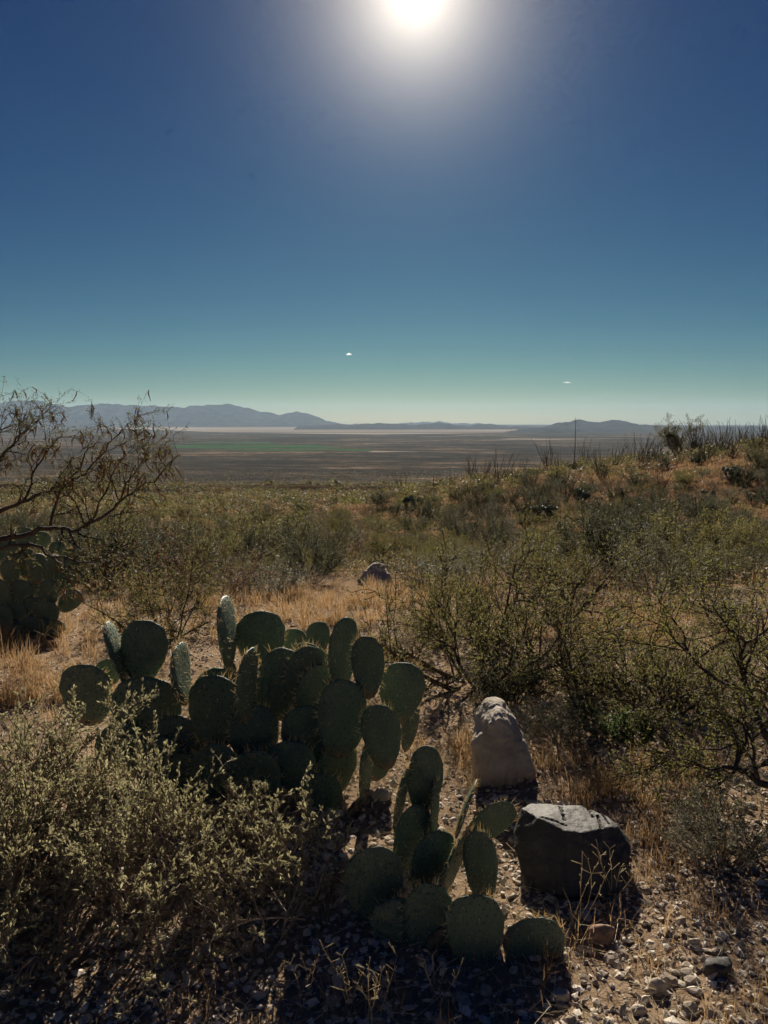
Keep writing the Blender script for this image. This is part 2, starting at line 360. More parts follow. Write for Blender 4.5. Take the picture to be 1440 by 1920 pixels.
def valley_sheet(name, rows, mat, lift, label):
    """rows: (v, u_left, u_right) edges in the photograph laid on the flat valley floor, with ragged ends"""
    V = []; n = 60
    for k, (v, ul, ur) in enumerate(rows):
        for i in range(n):
            t = i / (n - 1)
            uu = ul + (ur - ul) * t; vv = v + 1.4 * float(fbm(np.array(uu * .013 + k * 3.1), np.array(k * 1.7), 3, 40)) * (0.6 if 0 < k < len(rows) - 1 else 1)
            d = ray(uu, vv); s = (FLOOR + lift - EYE) / d.z
            V.append((d.x * s, d.y * s, FLOOR + lift))
    q = [(k * n + i, k * n + i + 1, (k + 1) * n + i + 1, (k + 1) * n + i) for k in range(len(rows) - 1) for i in range(n - 1)]
    o = link(name, np_mesh(name, V, quads=q, mats=[mat]), kind='structure', label=label); return o
valley_sheet('dry_lake_bed', [(814, 620, 760), (811, 420, 1000), (806, 300, 1080), (802.5, 170, 800), (799, 330, 640)], M['playa'], 1.2, 'pale tan dry lake bed stretching across the far valley')
valley_sheet('dry_lake_bed', [(835, 1010, 1090), (833.5, 1010, 1120)], M['playa'], 1.0, 'thin pale strip of bare silt beside the tall stalk')
valley_sheet('dry_lake_bed', [(824, 930, 1020), (822.5, 960, 1110)], M['playa'], 1.0, 'narrow bare silt streak beyond the ridge')
valley_sheet('dry_lake_bed', [(855.5, 1000, 1180), (854, 1040, 1160)], M['playa'], 1.0, 'small bare strip of silt just over the ridge')
valley_sheet('dry_lake_bed', [(847, 690, 800), (845.5, 700, 760)], M['playa'], 1.0, 'short pale track of silt at the tip of the green field')
valley_sheet('green_field', [(845, 500, 690), (841.5, 345, 700)], M['crop'], 1.0, 'nearer strip of irrigated green field on the valley floor')
valley_sheet('green_field', [(840.3, 330, 640), (834, 318, 590)], M['crop'], 1.0, 'broad middle strip of irrigated green field')
valley_sheet('green_field', [(832, 340, 520), (828.5, 380, 500)], M['crop'], 1.0, 'farthest thin strip of irrigated green field')

def mountain_range(name, pts, Y0, depth, label, seed, rough=1.0, jag=2.6):
    """ridge line through photograph points at distance Y0, with spurs running down both flanks"""
    us = np.array([p[0] for p in pts], float); vs = np.array([p[1] for p in pts], float)
    n = 260; u = np.linspace(us[0], us[-1], n); v = np.interp(u, us, vs) + jag * fbm(u * .09, u * 0 + seed, 4, seed + 5)
    tip = np.array([at(a, b, Y0) for a, b in zip(u, v)])
    h = np.maximum(tip[:, 2] - FLOOR, 2)
    h = h * sstep(0, .05, np.linspace(0, 1, n)) ** .5 * sstep(0, .05, np.linspace(1, 0, n)) ** .5 if name == 'foothills' else h
    m = 35; s = np.linspace(-1, 1, m)
    V = []
    for k, t in enumerate(s):
        yy = Y0 + t * depth; xx = tip[:, 0] * (1 + t * depth / Y0 * .3)
        spur = fbm(u * .035, np.full(n, t * 2.2 + seed), 4, seed)
        prof = np.clip(1 - abs(t) ** .8, 0, 1)
        z = h * prof * (1 + rough * 1.1 * spur * abs(t) * (1 - abs(t)) * 2)
        if k == 0 or k == m - 1: z = np.full(n, -6.0)
        V.append(np.stack([xx, np.full(n, yy) + spur * depth * .15 * (1 - abs(t)) * min(1, abs(t) * 5), FLOOR + z], -1))
    V = np.array(V).reshape(-1, 3)
    i = np.arange(m - 1)[:, None] * n; j = np.arange(n - 1)[None]
    q = np.stack([i + j, i + j + 1, i + n + j + 1, i + n + j], -1).reshape(-1, 4)
    link(name, np_mesh(name, V, quads=q, smooth=False, mats=[M['mount']]), kind='structure', label=label)
mountain_range('mountain_range', [(-330, 772), (-180, 760), (-80, 757), (0, 755), (30, 752), (70, 750), (100, 758), (130, 763), (165, 759), (200, 756), (240, 760), (300, 761), (345, 765), (356, 761), (385, 760.5), (400, 758), (430, 758), (455, 763), (480, 769), (510, 775), (525, 777.5), (540, 773), (562, 772), (585, 778), (610, 788), (640, 794), (680, 796)], 20000, 2600, 'long blue mountain range along the horizon with a rounded end peak', 3)
mountain_range('mountain_range', [(560, 799), (620, 796), (680, 795.5), (700, 794), (740, 794), (780, 796), (800, 795), (830, 793.5), (850, 796), (880, 797.5), (895, 796), (920, 796), (975, 801), (990, 799), (1020, 801), (1060, 804), (1130, 801)], 14500, 1300, 'low hazy mountain range behind the dry lake bed', 13)
mountain_range('mountain_range', [(690, 797), (760, 793), (830, 790.5), (880, 795), (910, 794), (950, 797), (1010, 799)], 23000, 1300, 'faint farthest ridge behind the low range', 23)
mountain_range('mountain_range', [(980, 806), (1020, 800), (1045, 794), (1060, 791), (1088, 786.5), (1105, 790.5), (1125, 791.5), (1148, 786), (1160, 787.5), (1180, 792), (1205, 796), (1240, 798.5), (1300, 799), (1360, 800), (1440, 799.5), (1560, 798), (1700, 797), (1850, 800)], 12500, 1200, 'twin peaked blue mountain range behind the ridge', 33)
mountain_range('foothills', [(940, 812), (990, 803), (1040, 803), (1100, 805), (1140, 808), (1180, 815)], 10400, 500, 'dark low foothills in front of the twin peaks', 43)

def box_mesh(name, lo, hi):
    V = [(x, y, z) for x in (lo[0], hi[0]) for y in (lo[1], hi[1]) for z in (lo[2], hi[2])]
    return np_mesh(name, V, quads=[(0, 1, 3, 2), (4, 6, 7, 5), (0, 4, 5, 1), (2, 3, 7, 6), (0, 2, 6, 4), (1, 5, 7, 3)])
HAZE = 1.75e-5
hm = newmat('haze_air'); _o = hm.node_tree.nodes.new('ShaderNodeOutputMaterial'); _v = hm.node_tree.nodes.new('ShaderNodeVolumePrincipled')
_v.inputs['Color'].default_value = (.52, .71, .92, 1); _v.inputs['Density'].default_value = HAZE; _v.inputs['Anisotropy'].default_value = .25
hm.node_tree.links.new(_v.outputs[0], _o.inputs['Volume'])
hme = box_mesh('haze', (-24000, -4000, -230), (24000, 26500, 480)); hme.materials.append(hm)
link('haze', hme, kind='stuff', label='thin blue haze lying over the whole valley', category='haze')

def cloud(u, v, w_px, h_px, Y, label, seed):
    c = at(u, v, Y); s = pxsize(c); bm = bmesh.new(); rnd = random.Random(seed)
    for k in range(9):
        t = (k / 8 - .5); r = (1 - abs(t) * 1.4) * rnd.uniform(.7, 1)
        mat = Matrix.Translation((t * w_px * s, rnd.uniform(-1, 1) * h_px * s, rnd.uniform(-.2, .2) * h_px * s)) @ Matrix.Diagonal((max(r, .25) * w_px * s * .18, h_px * s, max(r, .3) * h_px * s * .5, 1))
        bmesh.ops.create_icosphere(bm, subdivisions=2, radius=1, matrix=mat)
    for vv in bm.verts: vv.co += vv.normal * h_px * s * .25 * mnoise.noise(vv.co / (h_px * s * .5))
    me = bpy.data.meshes.new('cloud'); bm.to_mesh(me); bm.free(); me.materials.append(M['cloud'])
    for p in me.polygons: p.use_smooth = True
    o = link('cloud', me, label=label, category='cloud', group='wisps of cloud'); o.location = c
M['cloud'] = newmat('cloud_vapour'); _o = M['cloud'].node_tree.nodes.new('ShaderNodeOutputMaterial'); _c = M['cloud'].node_tree.nodes.new('ShaderNodeVolumePrincipled')
_c.inputs['Color'].default_value = (1, 1, 1, 1); _c.inputs['Density'].default_value = .005; _c.inputs['Anisotropy'].default_value = .6
M['cloud'].node_tree.links.new(_c.outputs[0], _o.inputs['Volume'])
cloud(654, 664, 10, 4, 32000, 'tiny bright puff of cloud below the sun, the higher one', 1)
cloud(1063, 717, 16, 2.4, 32000, 'thin flat wisp of cloud above the twin peaks', 2)
# ==PART2==
# ------------------------------------------------------------------ prickly pears
def pad_outline(t):
    z = .5 - .5 * np.cos(t); x = .5 * np.sign(np.sin(t)) * np.abs(np.sin(t)) ** .86 * (.72 + .36 * z ** .8)
    return x, z
def inside(x, z, s=1.0):
    c = np.clip(1 - 2 * z, -1, 1); hw = .5 * np.sqrt(1 - c * c) ** .86 * (.72 + .36 * np.clip(z, 0, 1) ** .8)
    return np.abs(x) < hw * s
PAD_T = .052
def pad_y(x, z):                     # half thickness of the pad at a point of its face
    c = np.clip(1 - 2 * z, -1, 1); hw = np.maximum(.5 * np.sqrt(1 - c * c) ** .86 * (.72 + .36 * np.clip(z, 0, 1) ** .8), 1e-4)
    e = np.clip(np.maximum(np.abs(x) / hw, np.abs(2 * z - 1)), 0, 1)
    return PAD_T * np.sqrt(np.clip(1 - e ** 3, 0, 1))
def build_pad(seed, seg=40, rings=6):
    rng = np.random.default_rng(seed); t = np.arange(seg) * 2 * np.pi / seg
    ox, oz = pad_outline(t); wob = 1 + .018 * np.cos(t * 11 + seed) + rng.normal(0, .006, seg) + .03 * np.cos(2 * t + seed) + .025 * np.sin(3 * t + seed * 2)
    ox = ox * wob; oz = .5 + (oz - .5) * (1 + (wob - 1) * .7)
    bend = rng.normal(0, .10); V = []; idx = {}
    svals = np.sin(np.linspace(0, np.pi / 2, rings + 1))[1:]
    for side in (1, -1):
        idx[side, 0] = [len(V)]; V.append((0, side * PAD_T, .5))
        for k, s in enumerate(svals):
            if k == rings - 1 and side == -1: idx[-1, rings] = idx[1, rings]; continue
            row = []
            for i in range(seg):
                row.append(len(V)); V.append((ox[i] * s, side * PAD_T * math.sqrt(max(0, 1 - s ** 3.2)), .5 + (oz[i] - .5) * s))
            idx[side, k + 1] = row
    V = np.array(V); tris, quads = [], []
    for side in (1, -1):
        for i in range(seg):
            j = (i + 1) % seg; r1 = idx[side, 1]; tri = (idx[side, 0][0], r1[i], r1[j]); tris.append(tri if side == -1 else tri[::-1])
            for k in range(1, rings):
                a, b = idx[side, k], idx[side, k + 1]; q = (a[i], b[i], b[j], a[j]); quads.append(q if side == -1 else q[::-1])
    # areoles: small dark cushions in slanting rows
    AV, AT, spots = [], [], []
    st = .105
    for a in range(-8, 9):
        for b in range(-8, 9):
            x = (a + b) * st * .62 + rng.normal(0, .008); z = .5 + (a - b) * st * .72 + rng.normal(0, .008)
            if 0.04 < z < .97 and inside(np.array(x), np.array(z), .93):
                for side in (1, -1):
                    y = float(pad_y(np.array(x), np.array(z))) * side; r = .0125; o = len(V) + len(AV)
                    AV += [(x - r, y * .97, z), (x, y * .97, z - r * 1.3), (x + r, y * .97, z), (x, y * .97, z + r * 1.3), (x, y + side * .007, z)]
                    AT += [(o, o + 1, o + 4), (o + 1, o + 2, o + 4), (o + 2, o + 3, o + 4), (o + 3, o, o + 4)] if side == -1 else [(o + 1, o, o + 4), (o + 2, o + 1, o + 4), (o + 3, o + 2, o + 4), (o, o + 3, o + 4)]
                    spots.append((x, y, z, 0, side))
    nt = len(tris); tris = tris + AT
    bx = lambda P: np.stack([P[:, 0], P[:, 1] + bend * (P[:, 2] - .4) ** 2 + bend * .8 * P[:, 0] ** 2, P[:, 2]], -1)
    allV = bx(np.concatenate([V, np.array(AV)]))
    mi = [0] * nt + [1] * len(AT) + [0] * len(quads)
    me = np_mesh('pad', allV, tris, quads, True, [M['pad'], M['areole']], mi)
    # spines: short on the faces, long and crowded along the rim
    segs = []
    for x, y, z, _, side in spots:
        for _k in range(rng.integers(0, 5) // 3):
            d = np.array([rng.normal(0, .55), side * 1.0, rng.normal(-.35, .5)]); d /= np.linalg.norm(d)
            l = rng.uniform(.03, .085); p = np.array([x, y, z]); segs.append((*p, *(p + d * l), .006, .001))
    for i in range(44):
        tt = rng.uniform(.22, 1.78) * np.pi; x, z = pad_outline(np.array(tt)); x = float(x); z = float(z)
        out = np.array([x, 0, (z - .5) * 1.0]); out /= np.linalg.norm(out)
        for _k in range(rng.integers(1, 3)):
            d = out + rng.normal(0, .42, 3); d /= np.linalg.norm(d); l = rng.uniform(.05, .15); p = np.array([x * .985, rng.normal(0, .015), .5 + (z - .5) * .985])
            segs.append((*p, *(p + d * l), .006, .0012))
    sv, sq = tubes(segs, 3)
    sp = np_mesh('spines', bx(sv), quads=sq, mats=[M['spine']])
    return me, sp
PADS = [build_pad(s) for s in range(5)]
PADS_FAR = [build_pad(20 + s, 16, 3)[0] for s in range(2)]
_padn = [0]
def add_pad(root, base_inv, u, v, wpx, hpx, Y, roll=0, yaw=0, tilt=0, woody=False, var=None):
    """one pad seen at photograph point (u, v), hpx tall and (face on) wpx wide, at distance Y"""
    c = at(u, v, Y); s = pxsize(c); dn = math.atan2(EYE - c.z, c.y)
    h = hpx * s / math.sqrt(math.sin(R(roll)) ** 2 + (math.cos(R(roll)) * math.cos(dn)) ** 2); w = wpx * s * 1.12; h *= 1.05
    rot = Matrix.Rotation(R(roll), 4, 'Y') @ Matrix.Rotation(R(tilt), 4, 'X') @ Matrix.Rotation(R(yaw), 4, 'Z')
    zax = rot @ Vector((0, 0, 1)); org = c - zax * h * .5
    k = var if var is not None else (_padn[0] * 3 + _padn[0] // 5) % 5; _padn[0] += 1
    me, sp = PADS[k]
    if woody:
        me = me.copy(); me.materials[0] = M['woody']
    o = link('pad', me, root)
    o.matrix_local = base_inv @ (Matrix.Translation(org) @ rot @ Matrix.Diagonal((w, (w + h) / 2 * (1.5 if woody else 1), h, 1)))
    if not woody:
        q = link('spines', sp, o, kind='stuff')
    return o
def prickly_pear(base, label, pads, group=None):
    t = thing('prickly_pear', label, 'cactus', base, group=group); inv = Matrix.Translation(base).inverted()
    for p in pads: add_pad(t, inv, *p[:5], **(p[5] if len(p) > 5 else {}))
    return t
W = dict(woody=True)
bA = ground_px(545, 1600)
prickly_pear(bA, 'large spreading prickly pear behind the silvery bush, with a crown of round pads', [
    # left arm
    (164, 1302, 108, 106, 3.30, dict(yaw=-12)), (203, 1262, 44, 50, 3.42, dict(yaw=20)),
    (222, 1225, 70, 118, 3.28, dict(roll=-14, yaw=-88)), (269, 1223, 80, 116, 3.30, dict(roll=9, yaw=8)),
    (272, 1330, 124, 112, 3.24, dict(roll=8, yaw=5)), (338, 1264, 112, 104, 3.22, dict(roll=-9, yaw=89)),
    (330, 1400, 100, 110, 3.2, dict(roll=-35)), (300, 1440, 92, 104, 3.16, dict(roll=10)), (370, 1470, 96, 110, 3.08, dict(roll=-40)), (230, 1410, 90, 100, 3.2, dict(roll=-25)),
    # middle
    (427, 1185, 120, 124, 3.44, dict(roll=-5, yaw=88)), (433, 1270, 38, 62, 3.45, dict(yaw=-40)),
    (488, 1198, 86, 100, 3.58, dict(roll=5, yaw=6)), (482, 1290, 80, 100, 3.6, dict(yaw=15)),
    (553, 1207, 44, 54, 3.66, dict(yaw=-10)), (597, 1195, 42, 56, 3.7, dict(roll=-3, yaw=12)), (585, 1262, 74, 96, 3.68),
    (403, 1338, 98, 134, 3.16, dict(roll=4, yaw=-6)), (409, 1318, 92, 120, 3.36, dict(roll=3)),
    (461, 1286, 90, 126, 3.10, dict(roll=2, yaw=76)), (476, 1382, 88, 110, 3.14, dict(yaw=20)),
    (524, 1286, 84, 132, 3.30, dict(roll=8, yaw=10)), (575, 1277, 80, 124, 3.26, dict(roll=12, yaw=-8)), (570, 1258, 66, 100, 3.44, dict(roll=5)),
    (598, 1308, 88, 116, 3.22, dict(roll=4, yaw=22)), (492, 1362, 64, 92, 3.36, dict(roll=-14, yaw=30)),
    # right arm
    (644, 1224, 60, 126, 3.20, dict(roll=4, yaw=32)), (690, 1250, 61, 110, 3.08, dict(roll=-2, yaw=-10)),
    (753, 1300, 80, 110, 3.20, dict(roll=10, yaw=8)), (641, 1350, 88, 138, 3.06, dict(roll=2, yaw=4)),
    (716, 1381, 72, 114, 2.98, dict(roll=-9, yaw=-6)), (769, 1368, 62, 76, 3.26, dict(roll=8, yaw=58)), (708, 1420, 60, 84, 3.22, dict(roll=12, yaw=-30)),
    (576, 1384, 90, 112, 3.12, dict(roll=-8)), (622, 1456, 76, 124, 3.10, dict(roll=22, yaw=20)),
    (686, 1450, 70, 104, 3.0, dict(roll=2, yaw=74)), (657, 1527, 50, 96, 2.98, dict(roll=28, yaw=62, woody=True)),
    # old pads near the ground
    (545, 1455, 96, 120, 3.04, dict(roll=-6)), (480, 1465, 96, 110, 3.0, dict(roll=-20)), (595, 1510, 80, 110, 3.02, dict(roll=18)),
    (410, 1450, 92, 104, 3.04, dict(roll=-38)), (540, 1545, 70, 120, 2.95, dict(roll=-4, woody=True)), (625, 1585, 46, 70, 2.9, dict(roll=-20, woody=True))])
bB = ground_px(775, 1775)
prickly_pear(bB, 'small prickly pear in front of the dark boulder, with two round pads lying low', [
    (797, 1463, 64, 116, 2.50, dict(roll=2, yaw=5)), (751, 1496, 66, 116, 2.46, dict(roll=9, yaw=72)), (816, 1523, 62, 102, 2.46, dict(roll=3, yaw=76)),
    (772, 1571, 72, 110, 2.44, dict(roll=9, yaw=24)), (702, 1662, 110, 130, 2.28, dict(roll=-4, yaw=5)),
    (809, 1620, 78, 114, 2.38, dict(roll=14, yaw=16)), (846, 1627, 76, 134, 2.34, dict(roll=17, yaw=58)), (871, 1518, 60, 100, 2.40, dict(roll=17, yaw=77)),
    (918, 1544, 62, 104, 2.42, dict(roll=50, yaw=10)), (902, 1627, 61, 126, 2.32, dict(roll=-7, yaw=-8)),
    (891, 1751, 104, 124, 2.10, dict(roll=-2, yaw=4)), (1000, 1771, 106, 112, 2.12, dict(roll=86, yaw=0)), (800, 1728, 88, 128, 2.16, dict(roll=6, yaw=-5)),
    (755, 1745, 96, 110, 2.18, dict(roll=-24)), (835, 1775, 70, 80, 2.14, dict(roll=40, woody=True))])
bC = ground_px(60, 1196)
prickly_pear(bC, 'prickly pear clump under the pod bearing branches beside bare gravel', [(u, v, w, h, Y, dict(roll=r, yaw=y)) for u, v, w, h, Y, r, y in [
    (44, 1014, 50, 48, 6.6, -5, 0), (76, 1014, 34, 34, 6.7, 8, 20), (108, 1034, 36, 36, 6.6, 5, -10), (136, 1049, 38, 40, 6.5, 20, 0), (16, 1038, 40, 48, 6.4, -8, 10),
    (50, 1056, 38, 54, 6.3, 2, 5), (71, 1066, 36, 56, 6.2, 4, 55), (97, 1071, 40, 60, 6.35, 5, 60), (20, 1074, 36, 48, 6.2, -6, 0), (122, 1088, 38, 46, 6.3, 14, 8),
    (92, 1112, 37, 50, 6.15, 6, 0), (131, 1127, 36, 50, 6.2, 48, 5), (40, 1118, 42, 60, 6.15, -4, 12), (64, 1104, 34, 50, 6.25, 0, -20), (3, 1118, 40, 60, 6.1, -14, 0),
    (-22, 1090, 44, 60, 6.3, -10, 0), (4, 1160, 40, 52, 6.05, -16, 10), (86, 1152, 48, 50, 6.1, 22, 0), (30, 1160, 46, 60, 6.1, -5, 0), (60, 1150, 44, 60, 6.15, 5, 20), (-30, 1150, 50, 60, 6.2, -20, 0),
    (20, 1190, 44, 56, 6.05, -12, 20), (62, 1186, 48, 60, 6.05, 4, 0), (98, 1184, 40, 46, 6.1, 24, 30), (-12, 1194, 44, 50, 6.1, -20, 0), (45, 1205, 40, 50, 6.0, -4, 40)]])

def pear_kit(seed):
    rnd = random.Random(seed); out = []
    def rec(p, d, depth):
        h = rnd.uniform(.2, .27); w = h * rnd.uniform(.72, .95); yaw = rnd.uniform(-1.4, 1.4)
        q = Vector((0, 0, 1)).rotation_difference(d).to_matrix().to_4x4() @ Matrix.Rotation(yaw, 4, 'Z')
        out.append((Matrix.Translation(p) @ q @ Matrix.Diagonal((w, (w + h) / 2, h, 1)), rnd.randrange(2)))
        if depth:
            for _ in range(rnd.choice((1, 2, 2, 3))):
                dd = (d + Vector((rnd.gauss(0, .5), rnd.gauss(0, .5), rnd.uniform(.1, .5)))).normalized()
                rec(p + d * h * .93, dd, depth - 1)
    for k in range(rnd.choice((3, 4, 5))):
        a = rnd.uniform(0, 6.28); rec(Vector((math.cos(a) * .12, math.sin(a) * .12, -.02)), Vector((math.cos(a) * .7, math.sin(a) * .7, .8)).normalized(), 2)
    return out
KITS = [pear_kit(s) for s in (3, 5, 8, 9)]
def far_pear(p, label, s=1.0, k=0, rz=0., group=None):
    t = thing('prickly_pear', label, 'cactus', p, rz, s, group)
    for m, v in KITS[k % 4]:
        o = link('pad', PADS_FAR[v], t); o.matrix_local = m
    return t

# ------------------------------------------------------------------ boulders and loose stones
def hull_rock(name, pts, voxel, mat, amp, freq, label, cat='rock', cracks=(), group=None, ridged=0, smooth=True, foot=0.0):
    P = [Vector(p) for p in pts]; lo = min(p.z for p in P)
    if foot: P += [Vector((p.x, p.y, lo - foot)) for p in P if p.z < lo + foot]
    c = sum(P, Vector()) / len(P); c.z = min(p.z for p in P)
    bm = bmesh.new()
    for p in P: bm.verts.new(p - c)
    r = bmesh.ops.convex_hull(bm, input=bm.verts)
    bmesh.ops.delete(bm, geom=[v for v in bm.verts if not v.link_faces], context='VERTS')
    bmesh.ops.recalc_face_normals(bm, faces=bm.faces)
    me = bpy.data.meshes.new(name); bm.to_mesh(me); bm.free()
    o = link(name, me); md = o.modifiers.new('r', 'REMESH'); md.mode = 'VOXEL'; md.voxel_size = voxel
    ev = o.evaluated_get(bpy.context.evaluated_depsgraph_get()); m2 = bpy.data.meshes.new_from_object(ev); o.modifiers.clear(); o.data = m2
    NR = [v.normal.copy() for v in m2.vertices]; CO = [v.co.copy() for v in m2.vertices]
    for i, (q, n) in enumerate(zip(CO, NR)):
        d = mnoise.fractal(q * freq, .9, 2.1, 5) * amp
        if ridged: d += (abs(mnoise.noise(Vector((q.x * 9, q.y * 9, q.z * 26)))) - .25) * ridged
        CO[i] = q + n * d
    for (a, b, wd, dp) in cracks:
        a = Vector(a) - c; b = Vector(b) - c; ab = b - a
        for i, q in enumerate(CO):
            t = max(0, min(1, (q - a).dot(ab) / ab.length_squared)); off = (q - a - ab * t)
            off.z *= .25
            w = off.length + abs(mnoise.noise(q * 30)) * wd * .6
            if w < wd and NR[i].z > -.3: CO[i] = q - Vector((0, 0, 1)) * dp * (1 - w / wd)
    m2.vertices.foreach_set('co', [c_ for q in CO for c_ in q]); m2.update()
    m2.materials.clear(); m2.materials.append(mat)
    for p in m2.polygons: p.use_smooth = smooth
    o.location = c; o['label'] = label; o['category'] = cat
    if group: o['group'] = group
    return o
def P3(l): return [at(u, v, Y) for u, v, Y in l]
hull_rock('boulder', P3([(978, 1514, 2.66), (996, 1506, 2.74), (1089, 1511, 2.72), (1133, 1527, 2.68), (1160, 1549, 2.60), (1089, 1561, 2.50), (1060, 1557, 2.5), (1010, 1533, 2.56),
    (963, 1560, 2.62), (966, 1592, 2.56), (986, 1665, 2.46), (1060, 1680, 2.40), (1130, 1682, 2.40), (1176, 1665, 2.45), (1183, 1590, 2.56), (1178, 1570, 2.62),
    (975, 1570, 2.85), (1140, 1570, 2.88), (1000, 1650, 2.8), (1150, 1650, 2.8)]), .006, M['dark_rock'], .005, 11, 'dark angular boulder with a flat cracked top beside the gravel', 'boulder',
    cracks=[(at(1050, 1508, 2.7), at(1058, 1538, 2.58), .007, .02), (at(1101, 1512, 2.72), at(1112, 1530, 2.64), .007, .022), (at(1120, 1530, 2.66), at(1128, 1556, 2.55), .006, .02), (at(1128, 1522, 2.69), at(1142, 1546, 2.6), .006, .02), (at(1015, 1532, 2.57), at(1062, 1546, 2.54), .006, .014)], smooth=False, foot=.08)
hull_rock('boulder', P3([(928, 1305, 3.42), (912, 1308, 3.44), (946, 1316, 3.42), (952, 1330, 3.5), (895, 1328, 3.42), (980, 1378, 3.5), (888, 1358, 3.36), (945, 1312, 3.40), (962, 1340, 3.36), (978, 1370, 3.32), (990, 1400, 3.28), (1006, 1450, 3.26), (960, 1466, 3.2), (905, 1462, 3.2), (887, 1440, 3.24), (885, 1395, 3.28), (935, 1345, 3.24), (930, 1330, 3.6), (900, 1400, 3.62), (985, 1420, 3.6)]),
    .007, M['pale_rock'], .007, 15, 'pale weathered boulder standing upright between the cactus and the thorn shrubs', 'boulder', ridged=.006, foot=.12, smooth=False)
hull_rock('boulder', P3([(700, 1056, 11.3), (722, 1058, 11.3), (688, 1068, 11.2), (668, 1086, 11.0), (672, 1098, 10.9), (735, 1098, 10.9), (730, 1075, 11.1), (705, 1066, 11.9), (680, 1085, 11.8), (730, 1090, 11.8)]),
    .022, M['pale_rock'], .03, 4, 'pale boulder half hidden in golden grass on the slope', 'boulder', ridged=.02, foot=.2)
def block_stone(u, v, wpx, hpx, mat, label, seed, flat=1.0):
    """angular loose stone whose foot stands at photograph point (u, v)"""
    p = ground_px(u, v); s = pxsize(p); rnd = random.Random(seed); w = wpx * s * .5; h = hpx * s
    pts = []
    for k in range(9):
        a = k / 9 * 6.283 + rnd.uniform(-.25, .25)
        pts.append(p + Vector((math.cos(a) * w, math.sin(a) * w * .7 + w * .6, -.02)))
        pts.append(p + Vector((math.cos(a) * w * rnd.uniform(.65, 1), math.sin(a) * w * .6 + w * .6, h * rnd.uniform(.45, .8))))
    for k in range(4): pts.append(p + Vector((rnd.uniform(-.5, .5) * w, rnd.uniform(.2, .9) * w, h * rnd.uniform(.85, 1) * flat)))
    hull_rock('stone', pts, max(.004, w / 22), mat, w * .09, 1.2 / w, label, 'stone')
block_stone(1127, 1772, 66, 30, M['red_rock'], 'reddish brown stone in front of the dark boulder', 1)
block_stone(1352, 1836, 60, 34, M['dark_rock'], 'dark flat topped stone lying on gravel near the corner', 2, .8)
block_stone(1236, 1866, 40, 26, M['pale_rock'], 'blocky pale stone on gravel below the reddish stone', 3)
block_stone(1054, 1880, 48, 18, M['pale_rock'], 'flat whitish stone just below the lowest cactus pad', 4, .8)
block_stone(310, 1842, 34, 14, M['pale_rock'], 'pale stone in the sunlit gap of the bush shadow', 5)
block_stone(716, 1502, 42, 18, M['pale_rock'], 'pale stone behind the small prickly pear', 6)
block_stone(1305, 1776, 30, 14, M['pale_rock'], 'small pale stone above the dark flat topped stone', 7)
block_stone(1200, 1905, 34, 16, M['pale_rock'], 'rounded pale stone at the lower edge below the blocky one', 8)
def pebble_mesh(seed, sub=2):
    bm = bmesh.new(); bmesh.ops.create_icosphere(bm, subdivisions=sub, radius=1); rnd = random.Random(seed); o = Vector((rnd.random() * 50,) * 3)
    for v in bm.verts:
        k = 1 + .45 * mnoise.noise(v.co * 1.1 + o) + .15 * mnoise.noise(v.co * 3 + o); v.co = Vector((v.co.x * 1.0, v.co.y * .8, v.co.z * .55)) * k
    me = bpy.data.meshes.new('stone'); bm.to_mesh(me); bm.free(); return me
M['stone_obj'] = m_rock('loose_stone', [(.3, (.22, .17, .13)), (.6, (.42, .35, .27)), (.8, (.6, .53, .43))], 14, .9, .4, 60)
STONES = [pebble_mesh(s) for s in range(6)]
for m in STONES: m.materials.append(M['stone_obj'])
rnd = random.Random(5)
for k in range(44):
    for _ in range(40):
        u = rnd.uniform(560, 1500); v = rnd.choice((rnd.uniform(1460, 1920), rnd.uniform(1780, 1960))); 
        if not (960 < u < 1200 and 1490 < v < 1690): break
    p = ground_px(u, v); s = rnd.uniform(.013, .028)
    o = link('stone', STONES[k % 6], label='small pale stone lying loose on the sunlit gravel', category='stone', group='loose stones on the gravel')
    o.location = p + Vector((0, 0, s * .25)); o.rotation_euler = (rnd.uniform(-.3, .3), rnd.uniform(-.3, .3), rnd.uniform(0, 6.3)); o.scale = (s, s, s * rnd.uniform(.7, 1.3))

